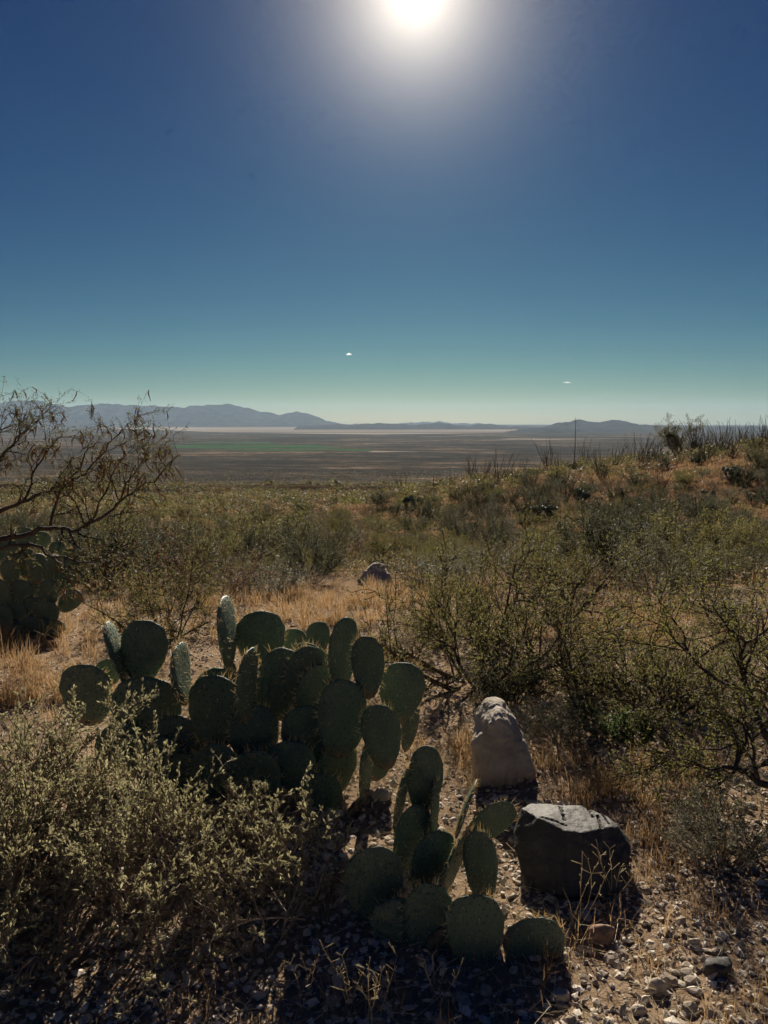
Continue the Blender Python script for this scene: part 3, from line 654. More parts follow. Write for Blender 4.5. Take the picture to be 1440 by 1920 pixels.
def gravel():
    rng = np.random.default_rng(3); bm = bmesh.new(); bmesh.ops.create_icosphere(bm, subdivisions=1, radius=1)
    BI = np.array([v.co[:] for v in bm.verts]); TI = np.array([[v.index for v in f.verts] for f in bm.faces]); bm.free()
    BO = np.array([(1, 0, 0), (0, 1, 0), (-1, 0, 0), (0, -1, 0), (.1, .1, 1), (0, 0, -1.)]) * 1.15; TO = np.array([(0, 1, 4), (1, 2, 4), (2, 3, 4), (3, 0, 4), (1, 0, 5), (2, 1, 5), (3, 2, 5), (0, 3, 5)])
    n = 66000; y = 1.25 + (rng.random(n) ** 1.8) * 8.5; x = rng.uniform(-1, 1, n) * (y * .62 + .5)
    keep = rng.random(n) < .45 + 1.3 * (fbm(x * 1.1, y * 1.1, 3, 77) + .3); x, y = x[keep], y[keep]; n = len(x)
    s = np.exp(rng.normal(-5.05, .5, n)) * (1 + .05 * y); s = np.minimum(s, .022); VV, TT, o = [], [], 0
    big = (s > .009) & (y < 3.2)
    for sel, B, T in ((big, BI, TI), (~big, BO, TO)):
        xs, ys, ss = x[sel], y[sel], s[sel]; m = len(xs); z = terrain(xs, ys)
        sc_ = np.stack([ss, ss * rng.uniform(.6, 1, m), ss * rng.uniform(.35, .7, m)], -1); a = rng.uniform(0, 6.28, m); tl = rng.normal(0, .35, m)
        V = B[None] * (1 + rng.normal(0, .24, (m, len(B), 1))) * sc_[:, None]
        V[:, :, 2] += V[:, :, 0] * np.tan(tl)[:, None]
        cx, sx = np.cos(a)[:, None], np.sin(a)[:, None]
        X = V[:, :, 0] * cx - V[:, :, 1] * sx + xs[:, None]; Y = V[:, :, 0] * sx + V[:, :, 1] * cx + ys[:, None]; Z = V[:, :, 2] + (z + ss * .12)[:, None]
        VV.append(np.stack([X, Y, Z], -1).reshape(-1, 3)); TT.append((T[None] + np.arange(m)[:, None, None] * len(B)).reshape(-1, 3) + o); o += m * len(B)
    link('gravel', np_mesh('gravel', np.concatenate(VV), np.concatenate(TT), mats=[M['gravel']]), kind='stuff', label='tan and grey gravel scattered over the desert ground', category='gravel')
gravel()

# ------------------------------------------------------------------ grass and litter
PATCH = []
for (u, v, r, d) in [(560, 1130, 1.1, 1), (660, 1140, 1.0, 1), (610, 1170, .8, 1), (720, 1120, .9, 1), (780, 1110, 1.2, .6), (60, 1250, .7, 1), (10, 1220, .9, 1), (110, 1290, .5, .9), (20, 1320, .5, .8), (1180, 1160, 1.2, 1), (1140, 1190, .8, .9), (1240, 1200, .9, .7),
                     (1150, 1480, .35, .8), (1090, 1500, .25, .7), (1200, 1500, .35, .7), (1050, 1440, .25, .5), (870, 1440, .35, .6), (860, 1400, .4, .6), (1230, 1580, .35, .5), (1240, 1640, .3, .4), (1180, 1790, .2, .5), (700, 1700, .25, .3), (620, 1680, .2, .6), (1300, 1450, .5, .7),
                     (1340, 1700, .4, .5), (930, 1475, .2, .6), (380, 1140, .8, .6), (170, 1160, .9, .3), (1380, 1880, .3, .4), (1010, 1860, .25, .4), (640, 1880, .3, .5), (800, 1900, .3, .5)]:
    p = ground_px(u, v); PATCH.append((p.x, p.y, r, d))
def blades(x, y, h, w, lean, rng):
    n = len(x); z = terrain(x, y); a = rng.uniform(0, 6.28, n); ln = np.abs(rng.normal(0, lean, n)); b = rng.uniform(0, 6.28, n)
    base = np.stack([x, y, z - .01], -1); side = np.stack([np.cos(b), np.sin(b), np.zeros(n)], -1) * w[:, None] * .5
    dirh = np.stack([np.cos(a), np.sin(a), np.zeros(n)], -1)
    mid = base + dirh * (h * ln * .35)[:, None] + np.array([0, 0, 1.]) * (h * .55)[:, None]
    tip = base + dirh * (h * ln)[:, None] + np.array([0, 0, 1.]) * (h * np.clip(1 - ln * .35, .2, 1))[:, None]
    V = np.stack([base - side, base + side, mid + side * .8, mid - side * .8, tip], 1).reshape(-1, 3)
    o = np.arange(n)[:, None] * 5
    return V, o + np.array([[3, 2, 4]]), o + np.array([[0, 1, 2, 3]])
def grass():
    rng = np.random.default_rng(8); xs, ys, hs, ws, ls = [], [], [], [], []
    for (px, py, r, d) in PATCH:
        nt = int(105 * d * r * r + 2) if r < .6 else int(62 * d * r * r)
        for _ in range(nt):
            rr = r * abs(rng.normal(0, .55)); a = rng.uniform(0, 6.28); tx, ty = px + rr * math.cos(a) * 1.25, py + rr * math.sin(a) * .9
            k = int(rng.integers(14, 34)); hh = rng.uniform(.10, .26) if py > 4.2 else rng.uniform(.05, .15)
            xs.append(tx + rng.normal(0, .03, k)); ys.append(ty + rng.normal(0, .03, k)); hs.append(hh * rng.uniform(.5, 1.2, k)); ws.append(np.full(k, .0016 + .00045 * py)); ls.append(np.full(k, .55))
    # thin scatter between the shrubs, down the slope and over the ridge
    n = 5200; y = 3 + rng.random(n) ** .75 * 85; x = rng.uniform(-1, 1, n) * (y * .56 + 2)
    dens = fbm(x * .22, y * .22, 3, 55) + .12 + .35 * sstep(30, 60, y) * sstep(0, 20, x); kp = rng.random(n) < np.clip(dens * 2.2, .04, 1); x, y = x[kp], y[kp]
    for a, b in zip(x, y):
        k = 16; xs.append(a + rng.normal(0, .06 + .002 * b, k)); ys.append(b + rng.normal(0, .06, k)); hs.append(rng.uniform(.1, .4, k)); ws.append(np.full(k, .0018 + .0005 * b)); ls.append(np.full(k, .5))
    V, t, q = blades(np.concatenate(xs), np.concatenate(ys), np.concatenate(hs), np.concatenate(ws), np.concatenate(ls) if False else .55, rng)
    link('dry_grass', np_mesh('dry_grass', V, t, q, mats=[M['grass']]), kind='stuff', label='dry golden grass growing in tufts over the slope', category='grass')
    # straw, fallen twigs
    n = 9000; y = 1.3 + rng.random(n) ** 1.6 * 9; x = rng.uniform(-1, 1, n) * (y * .6 + .5); z = terrain(x, y) + rng.uniform(.004, .03, n); a = rng.uniform(0, 6.28, n); l = rng.uniform(.02, .11, n)
    d = np.stack([np.cos(a) * l, np.sin(a) * l, rng.normal(0, .2, n) * l], -1); p = np.stack([x, y, z], -1); w = (.0007 + .00025 * y)
    V, q = tubes(np.concatenate([p, p + d, w[:, None], w[:, None] * .5], 1), 3)
    link('plant_litter', np_mesh('plant_litter', V, quads=q, mats=[M['straw']]), kind='stuff', label='fallen straw and dry twigs strewn over the gravel', category='litter')
grass()
# ==PART3==
# ------------------------------------------------------------------ shrubs
def shrub_meshes(seed, S, stems, L, r, mat_wood, mat_leaf, per, ln, wd, spread=1.0, lean=.6, base=.1, droop=0, jit=0, sides=3, up=1.0):
    rnd = random.Random(seed); segs, tw = [], []
    for k in range(stems):
        a = k / stems * 6.283 + rnd.uniform(-.5, .5); le = abs(rnd.gauss(lean, lean * .4))
        grow(segs, tw, Vector((math.cos(a) * base * rnd.random(), math.sin(a) * base * rnd.random(), -.04)), Vector((math.cos(a) * le, math.sin(a) * le, up)).normalized(), L * rnd.uniform(.75, 1.2), r * rnd.uniform(.7, 1.2), S['depth'], rnd, S)
    V, q = tubes(segs, sides); wood = np_mesh('stems', V, quads=q, mats=[mat_wood])
    leaf = None
    if per:
        V, q = leaves_on(tw, per, ln, wd, np.random.default_rng(seed), spread, droop, jit); leaf = np_mesh('foliage', V, quads=q, mats=[mat_leaf])
    return wood, leaf
SM = dict(seg=6, depth=3, leafd=1, taper=.45, wig=.17, trop=.03, bare=.25, kids=1, prob=.95, ang=.75, ratio=.52, rmin=.0018)   # thorn shrub
SD = dict(SM, wig=.2, ang=.7, prob=.9, trop=.05)
SG = dict(seg=4, depth=2, leafd=1, taper=.5, wig=.14, trop=.06, bare=.25, kids=2, prob=.8, ang=.5, ratio=.5, rmin=.0018)         # low dome
SCR = dict(seg=6, depth=2, leafd=1, taper=.5, wig=.10, trop=.05, bare=.3, kids=2, prob=.75, ang=.5, ratio=.42, rmin=.002)
KIND = {}
KIND['thorn'] = [shrub_meshes(100 + i, SM, 10, .46, .011, M['bark'], M['mesq'], 5, .019, .0062, 1.0, 1.15, jit=.012, up=.8) for i in range(4)]
KIND['leafy'] = [shrub_meshes(120 + i, SM, 10, .46, .010, M['bark'], M['mesq2'], 6, .019, .006, 1.0, 1.1, jit=.012, up=.8) for i in range(2)]
KIND['bare'] = [shrub_meshes(140 + i, SD, 10, .46, .008, M['dry_twig'], M['tan'], 1, .016, .005, 1.0, 1.1, up=.8) for i in range(2)]
KIND['green'] = [shrub_meshes(160 + i, SCR, 16, .7, .008, M['bark'], M['creo'], 6, .022, .009, 1.0, .7, jit=.012) for i in range(3)]
KIND['grey'] = [shrub_meshes(180 + i, SG, 30, .42, .005, M['twig'], M['grey'], 5, .02, .007, .8, 1.0, jit=.01) for i in range(3)]
KIND['airy'] = [shrub_meshes(200 + i, dict(SM, depth=3, prob=1.0, wig=.2), 9, .48, .011, M['bark'], M['mesq'], 2, .019, .0055, 1.0, 1.1, jit=.01, up=.85) for i in range(3)]
SHAPE = {'airy': ('thorn_shrub', 'airy thorn shrub', 'shrub'), 'thorn': ('thorn_shrub', 'twiggy olive thorn shrub', 'shrub'), 'leafy': ('thorn_shrub', 'yellow green leafy thorn shrub', 'shrub'), 'bare': ('dry_shrub', 'bare brown twiggy shrub', 'shrub'),
         'green': ('creosote_bush', 'dark green upright bush', 'bush'), 'grey': ('low_shrub', 'low grey green domed shrub', 'shrub')}
REF = {}; HT = {}
for _k, _v in KIND.items():
    _w = []
    for _a, _b in _v:
        _c = np.empty(len((_b or _a).vertices) * 3, np.float32); (_b or _a).vertices.foreach_get('co', _c); _c = _c.reshape(-1, 3); _w.append(np.percentile(_c[:, 0], 97) - np.percentile(_c[:, 0], 3)); HT.setdefault(_k, []).append(round(float(np.percentile(_c[:, 2], 97)), 2))
    REF[_k] = _w
print('REF', REF, HT)
used = {}
def put_shrub(kind, p, scale, rz, label, group=None, var=None, zs=1.0):
    nm, _, cat = SHAPE[kind]; vs = KIND[kind]; k = used.get(kind, 0); used[kind] = k + 1
    w, lf = vs[(k if var is None else var) % len(vs)]
    t = thing(nm, label, cat, p, rz, (scale, scale, scale * zs), group)
    link('stems', w, t)
    if lf: link('foliage', lf, t)
    return t
def shrub_px(kind, u, v, width_px, label, zs=1.0, rz=0., var=None, top=None):
    p = ground_px(u, v); s = width_px * pxsize(p); ref = REF[kind][(used.get(kind, 0) if var is None else var) % len(REF[kind])]
    ht = HT[kind][(used.get(kind, 0) if var is None else var) % len(REF[kind])]
    if top is not None: zs = (v - top) * pxsize(p) / math.cos(math.atan2(EYE - p.z, p.y)) / (ht * s / ref)
    return put_shrub(kind, p, s / ref, rz, label, var=var, zs=min(zs, 1.5))
TAKEN = []
def sp(kind, u, v, w, label, **k):
    o = shrub_px(kind, u, v, w, label, **k); TAKEN.append((o.location.x, o.location.y, w * pxsize(o.location) * .5))
sp('airy', 905, 1285, 360, 'large airy olive thorn shrub behind the pale upright boulder', top=1035, var=0, zs=1.25)
sp('airy', 1120, 1345, 260, 'dense thorn shrub with a dark stem between the pale boulder and the low green plant', top=1150, var=1, zs=1.25)
sp('airy', 1010, 1235, 300, 'thorn shrub behind the large airy one, near the golden grass', top=1040, var=2, zs=1.1)
sp('bare', 1090, 1165, 230, 'bare branching shrub in front of the small mid slope prickly pear', top=1050, zs=1.0)
sp('airy', 325, 1192, 230, 'round olive thorn shrub directly behind the left arm of the big cactus', top=1030, var=3, zs=1.15)
sp('bare', 395, 1130, 260, 'bare branched shrub behind the round olive thorn shrub', top=985, zs=1.2)
sp('bare', 575, 1120, 150, 'small brown twiggy shrub beside the golden grass', top=1062, zs=.75)
sp('bare', 630, 1062, 190, 'grey upright twiggy bush right behind the half hidden boulder', top=965, zs=1.15, rz=1.)
sp('green', 585, 1072, 140, 'dark green bush between two bare shrubs behind the golden grass', top=985)
sp('green', 190, 1110, 190, 'dark bush beside the clump under the pod bearing branches', top=990)
sp('grey', 840, 1110, 170, 'low grey green shrub at the edge of the golden grass', top=1040)
sp('airy', 1260, 1330, 220, 'thin thorn shrub behind the low green plant', top=1170, var=3)
sp('airy', 1385, 1190, 260, 'yellow green thorn shrub above the dark crooked trunk', top=1085, var=1, zs=.9)
sp('green', 1145, 1078, 170, 'dark upright bush on the lower ridge slope beside the small prickly pear', top=950, zs=1.1)
sp('thorn', 1290, 1085, 220, 'thorn shrub at the foot of the ridge slope', top=965, var=1)
sp('grey', 1355, 1620, 190, 'fine grey green shrub near the edge beside the sunlit gravel', top=1510, zs=.7)
sp('airy', 770, 1235, 130, 'small thorn shrub behind the right arm of the big cactus', top=1150, var=2, zs=.9)
sp('grey', 980, 1090, 160, 'pale green low shrub beside the bare branching shrub', top=1020)
sp('airy', 870, 1195, 200, 'airy thorn shrub at the right end of the golden grass', top=1040, var=3, zs=1.1)
sp('green', 960, 1320, 150, 'dark low bush right behind the pale upright boulder', top=1230, zs=.6)
sp('airy', 1200, 1270, 260, 'thorn shrub behind the dense one with a dark stem', top=1130, var=0, zs=1.0)
sp('grey', 1050, 1395, 130, 'small dry grey shrub beside the pale upright boulder', top=1320, zs=.7)
sp('airy', 1330, 1300, 240, 'thorn shrub tangled into the crooked tree limbs', top=1180, var=2)
sp('bare', 930, 1185, 260, 'bare grey shrub between two airy thorn shrubs', top=1030, zs=1.0)
sp('thorn', 250, 1100, 260, 'thorn shrub behind the pod bearing branches', top=985, var=2, zs=1.0)
sp('green', 330, 1110, 170, 'dark bush directly behind the round olive thorn shrub', top=1000)
sp('grey', 500, 1120, 150, 'low grey shrub at the left end of the golden grass', top=1060)
sp('thorn', 450, 1065, 260, 'wide thorn shrub with spreading stems behind the bare ones', top=960, var=0)

# scattered shrubs down the slope and up the ridge
ORD_ = 'first second third fourth fifth sixth seventh eighth ninth tenth eleventh twelfth thirteenth fourteenth fifteenth sixteenth seventeenth eighteenth nineteenth twentieth'.split()
for _t, _o in zip('twenty thirty forty fifty sixty seventy'.split(), 'thirtieth fortieth fiftieth sixtieth seventieth eightieth'.split()): ORD_ += [_t + '-' + w for w in ORD_[:9]] + [_o]
ORD = ORD_
def scatter():
    rnd = random.Random(21); pts = []; cells = {}
    grassy = [(px, py, r * .4) for px, py, r, d in PATCH if d > .8]
    tries = 0
    while len(pts) < 350 and tries < 18000:
        tries += 1
        y = 7.0 + (50 - 7.0) * math.sqrt(rnd.random()); x = rnd.uniform(-1, 1) * (y * .53 + 1.5)
        if y < 9.5 and rnd.random() < .5: continue
        md = 1.02 + .011 * y
        if any((x - a) ** 2 + (y - b) ** 2 < (md * .6 + c * .5) ** 2 for a, b, c in TAKEN): continue
        if any((x - a) ** 2 + (y - b) ** 2 < c * c for a, b, c in grassy): continue
        if any((x - q[0]) ** 2 + (y - q[1]) ** 2 < md * md for q in pts): continue
        if abs(x + .12) < .95 and 5 < y < 12.2: continue
        pts.append((x, y))
    out = []
    for x, y in pts:
        hill = x > 4 + (50 - y) * .1 and y > 26
        k = rnd.choices(['thorn', 'leafy', 'bare', 'green', 'grey'], [44, 4, 20, 18, 14] if not hill else [16, 1, 24, 44, 15])[0]
        s = {'thorn': rnd.uniform(.85, 1.35), 'leafy': rnd.uniform(.8, 1.2), 'bare': rnd.uniform(.8, 1.3), 'green': rnd.uniform(.85, 1.3), 'grey': rnd.uniform(.8, 1.4)}[k] * (1.0 if y < 20 else 1.15)
        zone = ('on the ridge slope' if hill else 'on the near slope' if y < 13 else 'in the dip below the ridge' if x > 2 and y < 27 else 'on the middle slope' if y < 30 else 'far down the slope')
        out.append([k, x, y, s, zone, rnd.uniform(0, 6.28), rnd.uniform(.85, 1.15)])
    byz = {}
    for it in out: byz.setdefault((it[0], it[4]), []).append(it)
    for (k, zone), its in byz.items():
        its.sort(key=lambda i: i[1] / i[2]); n = len(its); nm = SHAPE[k][1]
        for i, (k, x, y, s, zone, rz, zs) in enumerate(its):
            lab = f'{nm} standing alone of its kind {zone}' if n == 1 else f'{ORD[i]} {nm} from the left {zone}'
            put_shrub(k, (x, y, gz(x, y)), s, rz, lab, f'{nm}s {zone}', zs=zs)
scatter()

def distant_scrub():
    rng = np.random.default_rng(31); VV, TT, MI = [], [], []; o = 0
    def batch(n, y0, y1, pw, size, nl, leaf, half):
        nonlocal o
        y = y0 + (y1 - y0) * rng.random(n) ** pw; x = rng.uniform(-1, 1, n) * (y * half + 4)
        kp = rng.random(n) < .35 + 1.4 * (fbm(x * .05, y * .05, 3, 91) + .35); kp &= ~((np.abs(x + .12) < .8) & (y < 12)); kp &= ~((x > 3) & (y > 26) & (y < 60) & (rng.random(len(x)) < .5))
        x, y = x[kp], y[kp]; n = len(x)
        z = terrain(x, y); s = size * rng.uniform(.6, 1.35, n)
        d = rng.normal(0, 1, (n, nl, 3)); d /= np.linalg.norm(d, axis=2, keepdims=True); d *= rng.random((n, nl, 1)) ** .45
        c = np.stack([x, y, z], -1)[:, None] + d * s[:, None, None] * np.array([.62, .62, .40]) + np.stack([0 * s, 0 * s, s * .36], -1)[:, None]
        t1 = rng.normal(0, 1, (n, nl, 3)); t2 = rng.normal(0, 1, (n, nl, 3))
        V = np.stack([c - t1 * leaf * .5, c + t1 * leaf * .5, c + t2 * leaf * .8], 2).reshape(-1, 3)
        VV.append(V); k = n * nl; TT.append(np.arange(k * 3).reshape(-1, 3) + o); o += k * 3
        kind = rng.choice(3, n, p=[.4, .3, .3]); MI.append(np.repeat(kind, nl))
    batch(1800, 7.5, 24, .7, .5, 90, .02, .56)
    batch(1500, 24, 52, .8, .7, 80, .04, .56)
    batch(1300, 50, 85, .8, 1.25, 120, .09, .55)
    batch(3000, 85, 180, .9, 1.4, 42, .17, .55)
    batch(5000, 180, 500, 1.0, 1.7, 22, .36, .56)
    batch(15000, 480, 2700, .9, 3.2, 6, 1.5, .58)
    link('scrubland', np_mesh('scrubland', np.concatenate(VV), np.concatenate(TT), mats=[M['mesq'], M['creo'], M['tan']], midx=np.concatenate(MI)), kind='stuff', label='low scrub and undergrowth covering the slope down to the valley', category='scrub')
distant_scrub()

# ------------------------------------------------------------------ ocotillos, agaves and cacti of the ridge
def ocotillo_mesh(seed, n):
    rnd = random.Random(seed); segs = []
    for k in range(n):
        a = rnd.uniform(0, 6.28); le = abs(rnd.gauss(.32, .16)); d = Vector((math.cos(a) * le, math.sin(a) * le, 1)).normalized(); p = Vector((math.cos(a) * .1, math.sin(a) * .1, -.05)); L = rnd.uniform(1.3, 2.7)
        m = 8
        for i in range(m):
            d = (d + Vector((rnd.gauss(0, .07), rnd.gauss(0, .07), rnd.gauss(0, .03)))).normalized(); q = p + d * L / m
            segs.append((*p, *q, .024 * (1 - .7 * i / m), .024 * (1 - .7 * (i + 1) / m))); p = q
    V, q = tubes(segs, 4); w = np_mesh('canes', V, quads=q, mats=[M['ocot']])
    V, q = leaves_on(segs, 5, .05, .02, np.random.default_rng(seed), 1.0); return w, np_mesh('foliage', V, quads=q, mats=[M['creo']])
OC = [ocotillo_mesh(s, n) for s, n in ((1, 16), (2, 20), (3, 13), (4, 24))]
def ridge_point(u, Y): 
    x = (u - 720) / F * Y * 1.005; return (x, Y, gz(x, Y) - .03)
rnd = random.Random(44); spots = []
for u in [760, 815, 850, 885, 905, 935, 960, 985, 1010, 1030, 1050, 1100, 1125, 1150, 1180, 1200, 1215, 1228, 1240, 1290, 1300, 1312, 1320, 1335, 1346, 1355, 1372, 1382, 1390, 1405, 1420, 1435, 1460, 1490]: spots.append((u + rnd.uniform(-6, 6), rnd.uniform(56, 76), rnd.uniform(.85, 1.3) if u < 1180 else rnd.uniform(.95, 1.45)))
for i, (u, Y, s) in enumerate(spots):
    t = thing('ocotillo', f'{ORD[i]} ocotillo along the ridge crest counted from its low end', 'ocotillo', ridge_point(u, Y), rnd.uniform(0, 6.28), s, 'ocotillos along the ridge crest')
    w, f = OC[i % 4]; link('canes', w, t); link('foliage', f, t)
for i, (u, v) in enumerate([(985, 985), (1060, 945), (1240, 920), (1310, 975), (1130, 905), (905, 960)]):
    t = thing('ocotillo', f'{ORD[sorted([985, 1060, 1240, 1310, 1130, 905]).index(u)]} ocotillo from the left on the open ridge face', 'ocotillo', ground_px(u, v), rnd.uniform(0, 6.28), rnd.uniform(.6, .85), 'ocotillos on the ridge face')
    w, f = OC[i % 4]; link('canes', w, t); link('foliage', f, t)

def agave_mesh(seed, n=46, L=.75, w=.06):
    rnd = random.Random(seed); V, Q, T = [], [], []
    for k in range(n):
        a = k * 2.4; el = .12 + 1.3 * (k / n); l = L * rnd.uniform(.8, 1.1); d = Vector((math.cos(a) * math.cos(el), math.sin(a) * math.cos(el), math.sin(el))); s = Vector((-math.sin(a), math.cos(a), 0)); up = d.cross(s) * -1
        o = len(V)
        for t, ww in ((.05, .7), (.45, 1), (.8, .6)):
            c = d * l * t + Vector((0, 0, .05)) - Vector((0, 0, .08 * t * t)); V += [c - s * w * ww * .5 + up * .012, c - up * .008, c + s * w * ww * .5 + up * .012]
        V.append(d * l + Vector((0, 0, .05 - .08)))
        for r in (0, 3): Q += [(o + r, o + r + 1, o + r + 4, o + r + 3), (o + r + 1, o + r + 2, o + r + 5, o + r + 4)]
        T += [(o + 6, o + 7, o + 9), (o + 7, o + 8, o + 9)]
    return np_mesh('blades', [v[:] for v in V], T, Q, mats=[M['agave']])
AG = [agave_mesh(1), agave_mesh(2, 60, .8, .03)]
for i, (u, v, k, s, lab) in enumerate([(1390, 985, 1, 1.3, 'spiky narrow leaved rosette halfway up the ridge near the edge'), (1248, 880, 0, 1.3, 'dark agave rosette on the crest beside the small crest tree'), (1130, 890, 0, 1.2, 'dark agave rosette on the crest behind the ocotillos'), (1040, 905, 1, 1.1, 'dark spiky rosette low on the crest beside the tall stalk'), (780, 932, 0, 1.3, 'dark rosette at the low end of the ridge'), (1310, 870, 1, 1.2, 'spiky rosette under the tallest ocotillos')]):
    t = thing('agave', lab, 'agave', ground_px(u, v), i * 1.1, s); link('blades', AG[k], t)
p = ridge_point(1075, 66); ru, rv = project(p)
t = thing('agave', 'agave with one tall bare flower stalk rising above the ridge crest', 'agave', p, 0, 1.1); link('blades', AG[0], t)
segs = [(0, 0, 0.1, .02, 0, 2.0, .035, .028), (.02, 0, 2.0, .0, 0, 4.1, .028, .012)]
rnd = random.Random(6)
for k in range(22):
    z = rnd.uniform(2.2, 4.05); a = rnd.uniform(0, 6.28); segs.append((0, 0, z, math.cos(a) * .12, math.sin(a) * .12, z + .06, .012, .008))
V, q = tubes(segs, 5); link('flower_stalk', np_mesh('flower_stalk', V, quads=q, mats=[M['ocot']]), t)
for i, (u, v, s, lab) in enumerate([(1172, 1078, .95, 'small prickly pear in the dip below the ridge beside a dark upright bush'), (1020, 978, 1.3, 'prickly pear on the lower ridge face, above the grey shrubs'), (1105, 972, 1.0, 'prickly pear beside the ocotillo fans on the ridge face'), (1088, 945, 1.5, 'larger dark prickly pear halfway up the ridge face'),
                                    (428, 956, 2.0, 'black looking cactus clump on the brow of the middle slope'), (1370, 900, 1.4, 'prickly pear high on the ridge near the edge'), (770, 955, 1.5, 'dark cactus clump at the foot of the ridge, lowest of the ridge cacti'), (1210, 955, 1.2, 'prickly pear under the crest tree on the ridge face'), (1330, 940, 1.2, 'prickly pear above the spiky narrow leaved rosette')]):
    far_pear(ground_px(u, v), lab, s, i, i * 1.3)
# small tree on the crest
ST = dict(SM, trop=.08, wig=.14)
w, lf = shrub_meshes(300, ST, 5, 1.15, .03, M['bark'], M['grey'], 6, .05, .02, 1.0, .45, jit=.03, up=1.3)
t = thing('crest_tree', 'small round topped tree on the ridge crest among ocotillos', 'tree', ridge_point(1270, 66), .4, 2.1); link('trunk', w, t); link('crown', lf, t)

# ------------------------------------------------------------------ tree with hanging pods, and the crooked tree
def limb_tree(name, label, base, limbs, S, mats, per, ln, wd, seed, pods=0, sprout=(.55, .01), droop=.2):
    """limbs: polylines of photograph points with distance and radius; side twigs sprout from them"""
    rnd = random.Random(seed); main, segs, tw = [], [], []
    for L in limbs:
        P = [at(u, v, Y) for u, v, Y, r in L]; rr = [l[3] for l in L]
        for i in range(len(P) - 1):
            n = 3; pa = P[i]
            for j in range(n):
                t = (j + 1) / n; pb = P[i].lerp(P[i + 1], t)
                if j < n - 1: pb = pb + Vector((rnd.gauss(0, 1), rnd.gauss(0, 1), rnd.gauss(0, 1))) * (P[i + 1] - P[i]).length * .05
                ra = rr[i] + (rr[i + 1] - rr[i]) * (j / n); rb = rr[i] + (rr[i + 1] - rr[i]) * t
                main.append((*(pa - base), *(pb - base), ra * .8, rb * .8))
                if ra < .02 and rnd.random() < S['sprout']:
                    d = (pb - pa).normalized(); ax = Vector((rnd.gauss(0, 1), rnd.gauss(0, 1), rnd.gauss(0, 1))).cross(d).normalized()
                    grow(segs, tw, pb - base, Quaternion(ax, rnd.gauss(.9, .3)) @ d, S['len'] * rnd.uniform(.5, 1.2), max(rb * .55, .0025), S['depth'], rnd, S)
                pa = pb
    t = thing(name, label, 'tree', base)
    V, q = tubes(main, 7); link('trunk', np_mesh('trunk', V, quads=q, smooth=True, mats=[mats[0]]), t)
    V, q = tubes(segs, 3); link('twigs', np_mesh('twigs', V, quads=q, mats=[mats[0]]), t)
    V, q = leaves_on(tw, per, ln, wd, np.random.default_rng(seed), .9, droop, .01); link('crown', np_mesh('crown', V, quads=q, mats=[mats[1]]), t)
    if pods:
        sel = rnd.sample(tw, min(pods, len(tw))); ps = []
        for s in sel:
            p = Vector(s[3:6]); c = p + Vector((rnd.gauss(0, .02), rnd.gauss(0, .02), -rnd.uniform(.02, .045))); e = c + Vector((rnd.gauss(0, .02), rnd.gauss(0, .02), -rnd.uniform(.02, .06)))
            ps += [(*p, *c, .0025, .0045), (*c, *e, .0045, .002)]
        V, q = tubes(ps, 4); link('pods', np_mesh('pods', V, quads=q, mats=[M['pod']]), t, kind='stuff')
    return t
SL = dict(SM, depth=2, leafd=1, seg=6, wig=.2, trop=.0, prob=.85, ang=.65, ratio=.55, len=.25, sprout=.9, bare=.2, rmin=.0014)
bL = ground_px(-150, 1215); Y = bL.y
limb_tree('mesquite_tree', 'leggy mesquite with reddish hanging pods leaning in over the prickly pear clump', bL, [
    [(-150, 1230, Y, .07), (-130, 1120, Y, .06), (-80, 1050, 5.7, .05), (0, 1012, 5.6, .03), (60, 1000, 5.5, .022), (105, 990, 5.45, .018), (135, 997, 5.4, .016), (170, 980, 5.4, .014), (225, 940, 5.35, .011), (260, 915, 5.35, .008), (300, 890, 5.3, .006), (333, 855, 5.3, .004)],
    [(-100, 1075, 5.8, .045), (-60, 985, 5.8, .03), (0, 958, 5.7, .02), (45, 940, 5.7, .016), (75, 925, 5.7, .013), (115, 912, 5.65, .01), (150, 880, 5.6, .007), (165, 840, 5.6, .005), (190, 828, 5.6, .003)],
    [(95, 985, 5.45, .014), (107, 940, 5.5, .011), (120, 905, 5.5, .009), (160, 890, 5.5, .008), (185, 860, 5.5, .006), (215, 820, 5.45, .004), (240, 795, 5.4, .003)],
    [(-70, 1030, 5.6, .03), (0, 1030, 5.5, .018), (55, 1020, 5.4, .014), (100, 1045, 5.3, .01), (160, 1055, 5.25, .008), (210, 1035, 5.2, .006), (250, 1018, 5.2, .004)],
    [(-60, 985, 5.8, .025), (-20, 900, 5.9, .016), (0, 860, 5.9, .012), (30, 820, 5.9, .008), (50, 808, 5.9, .005), (65, 795, 5.9, .003)],
    [(-20, 900, 5.9, .014), (-30, 820, 6, .01), (0, 806, 6, .006), (12, 778, 6, .003)],
    [(45, 940, 5.7, .012), (60, 890, 5.75, .009), (85, 850, 5.8, .007), (110, 820, 5.8, .005), (135, 818, 5.8, .003)],
    [(225, 940, 5.35, .009), (250, 890, 5.35, .006), (275, 850, 5.3, .004), (285, 815, 5.3, .003)],
    [(170, 980, 5.4, .01), (200, 920, 5.4, .007), (215, 880, 5.4, .005), (250, 840, 5.4, .003)]], SL, (M['bark'], M['mesq']), 1, .024, .006, 5, pods=330)
SR = dict(SM, depth=2, leafd=1, seg=6, wig=.2, trop=.03, prob=.9, ang=.7, ratio=.55, len=.26, sprout=.55, bare=.15)
bR = ground_px(1600, 1560)
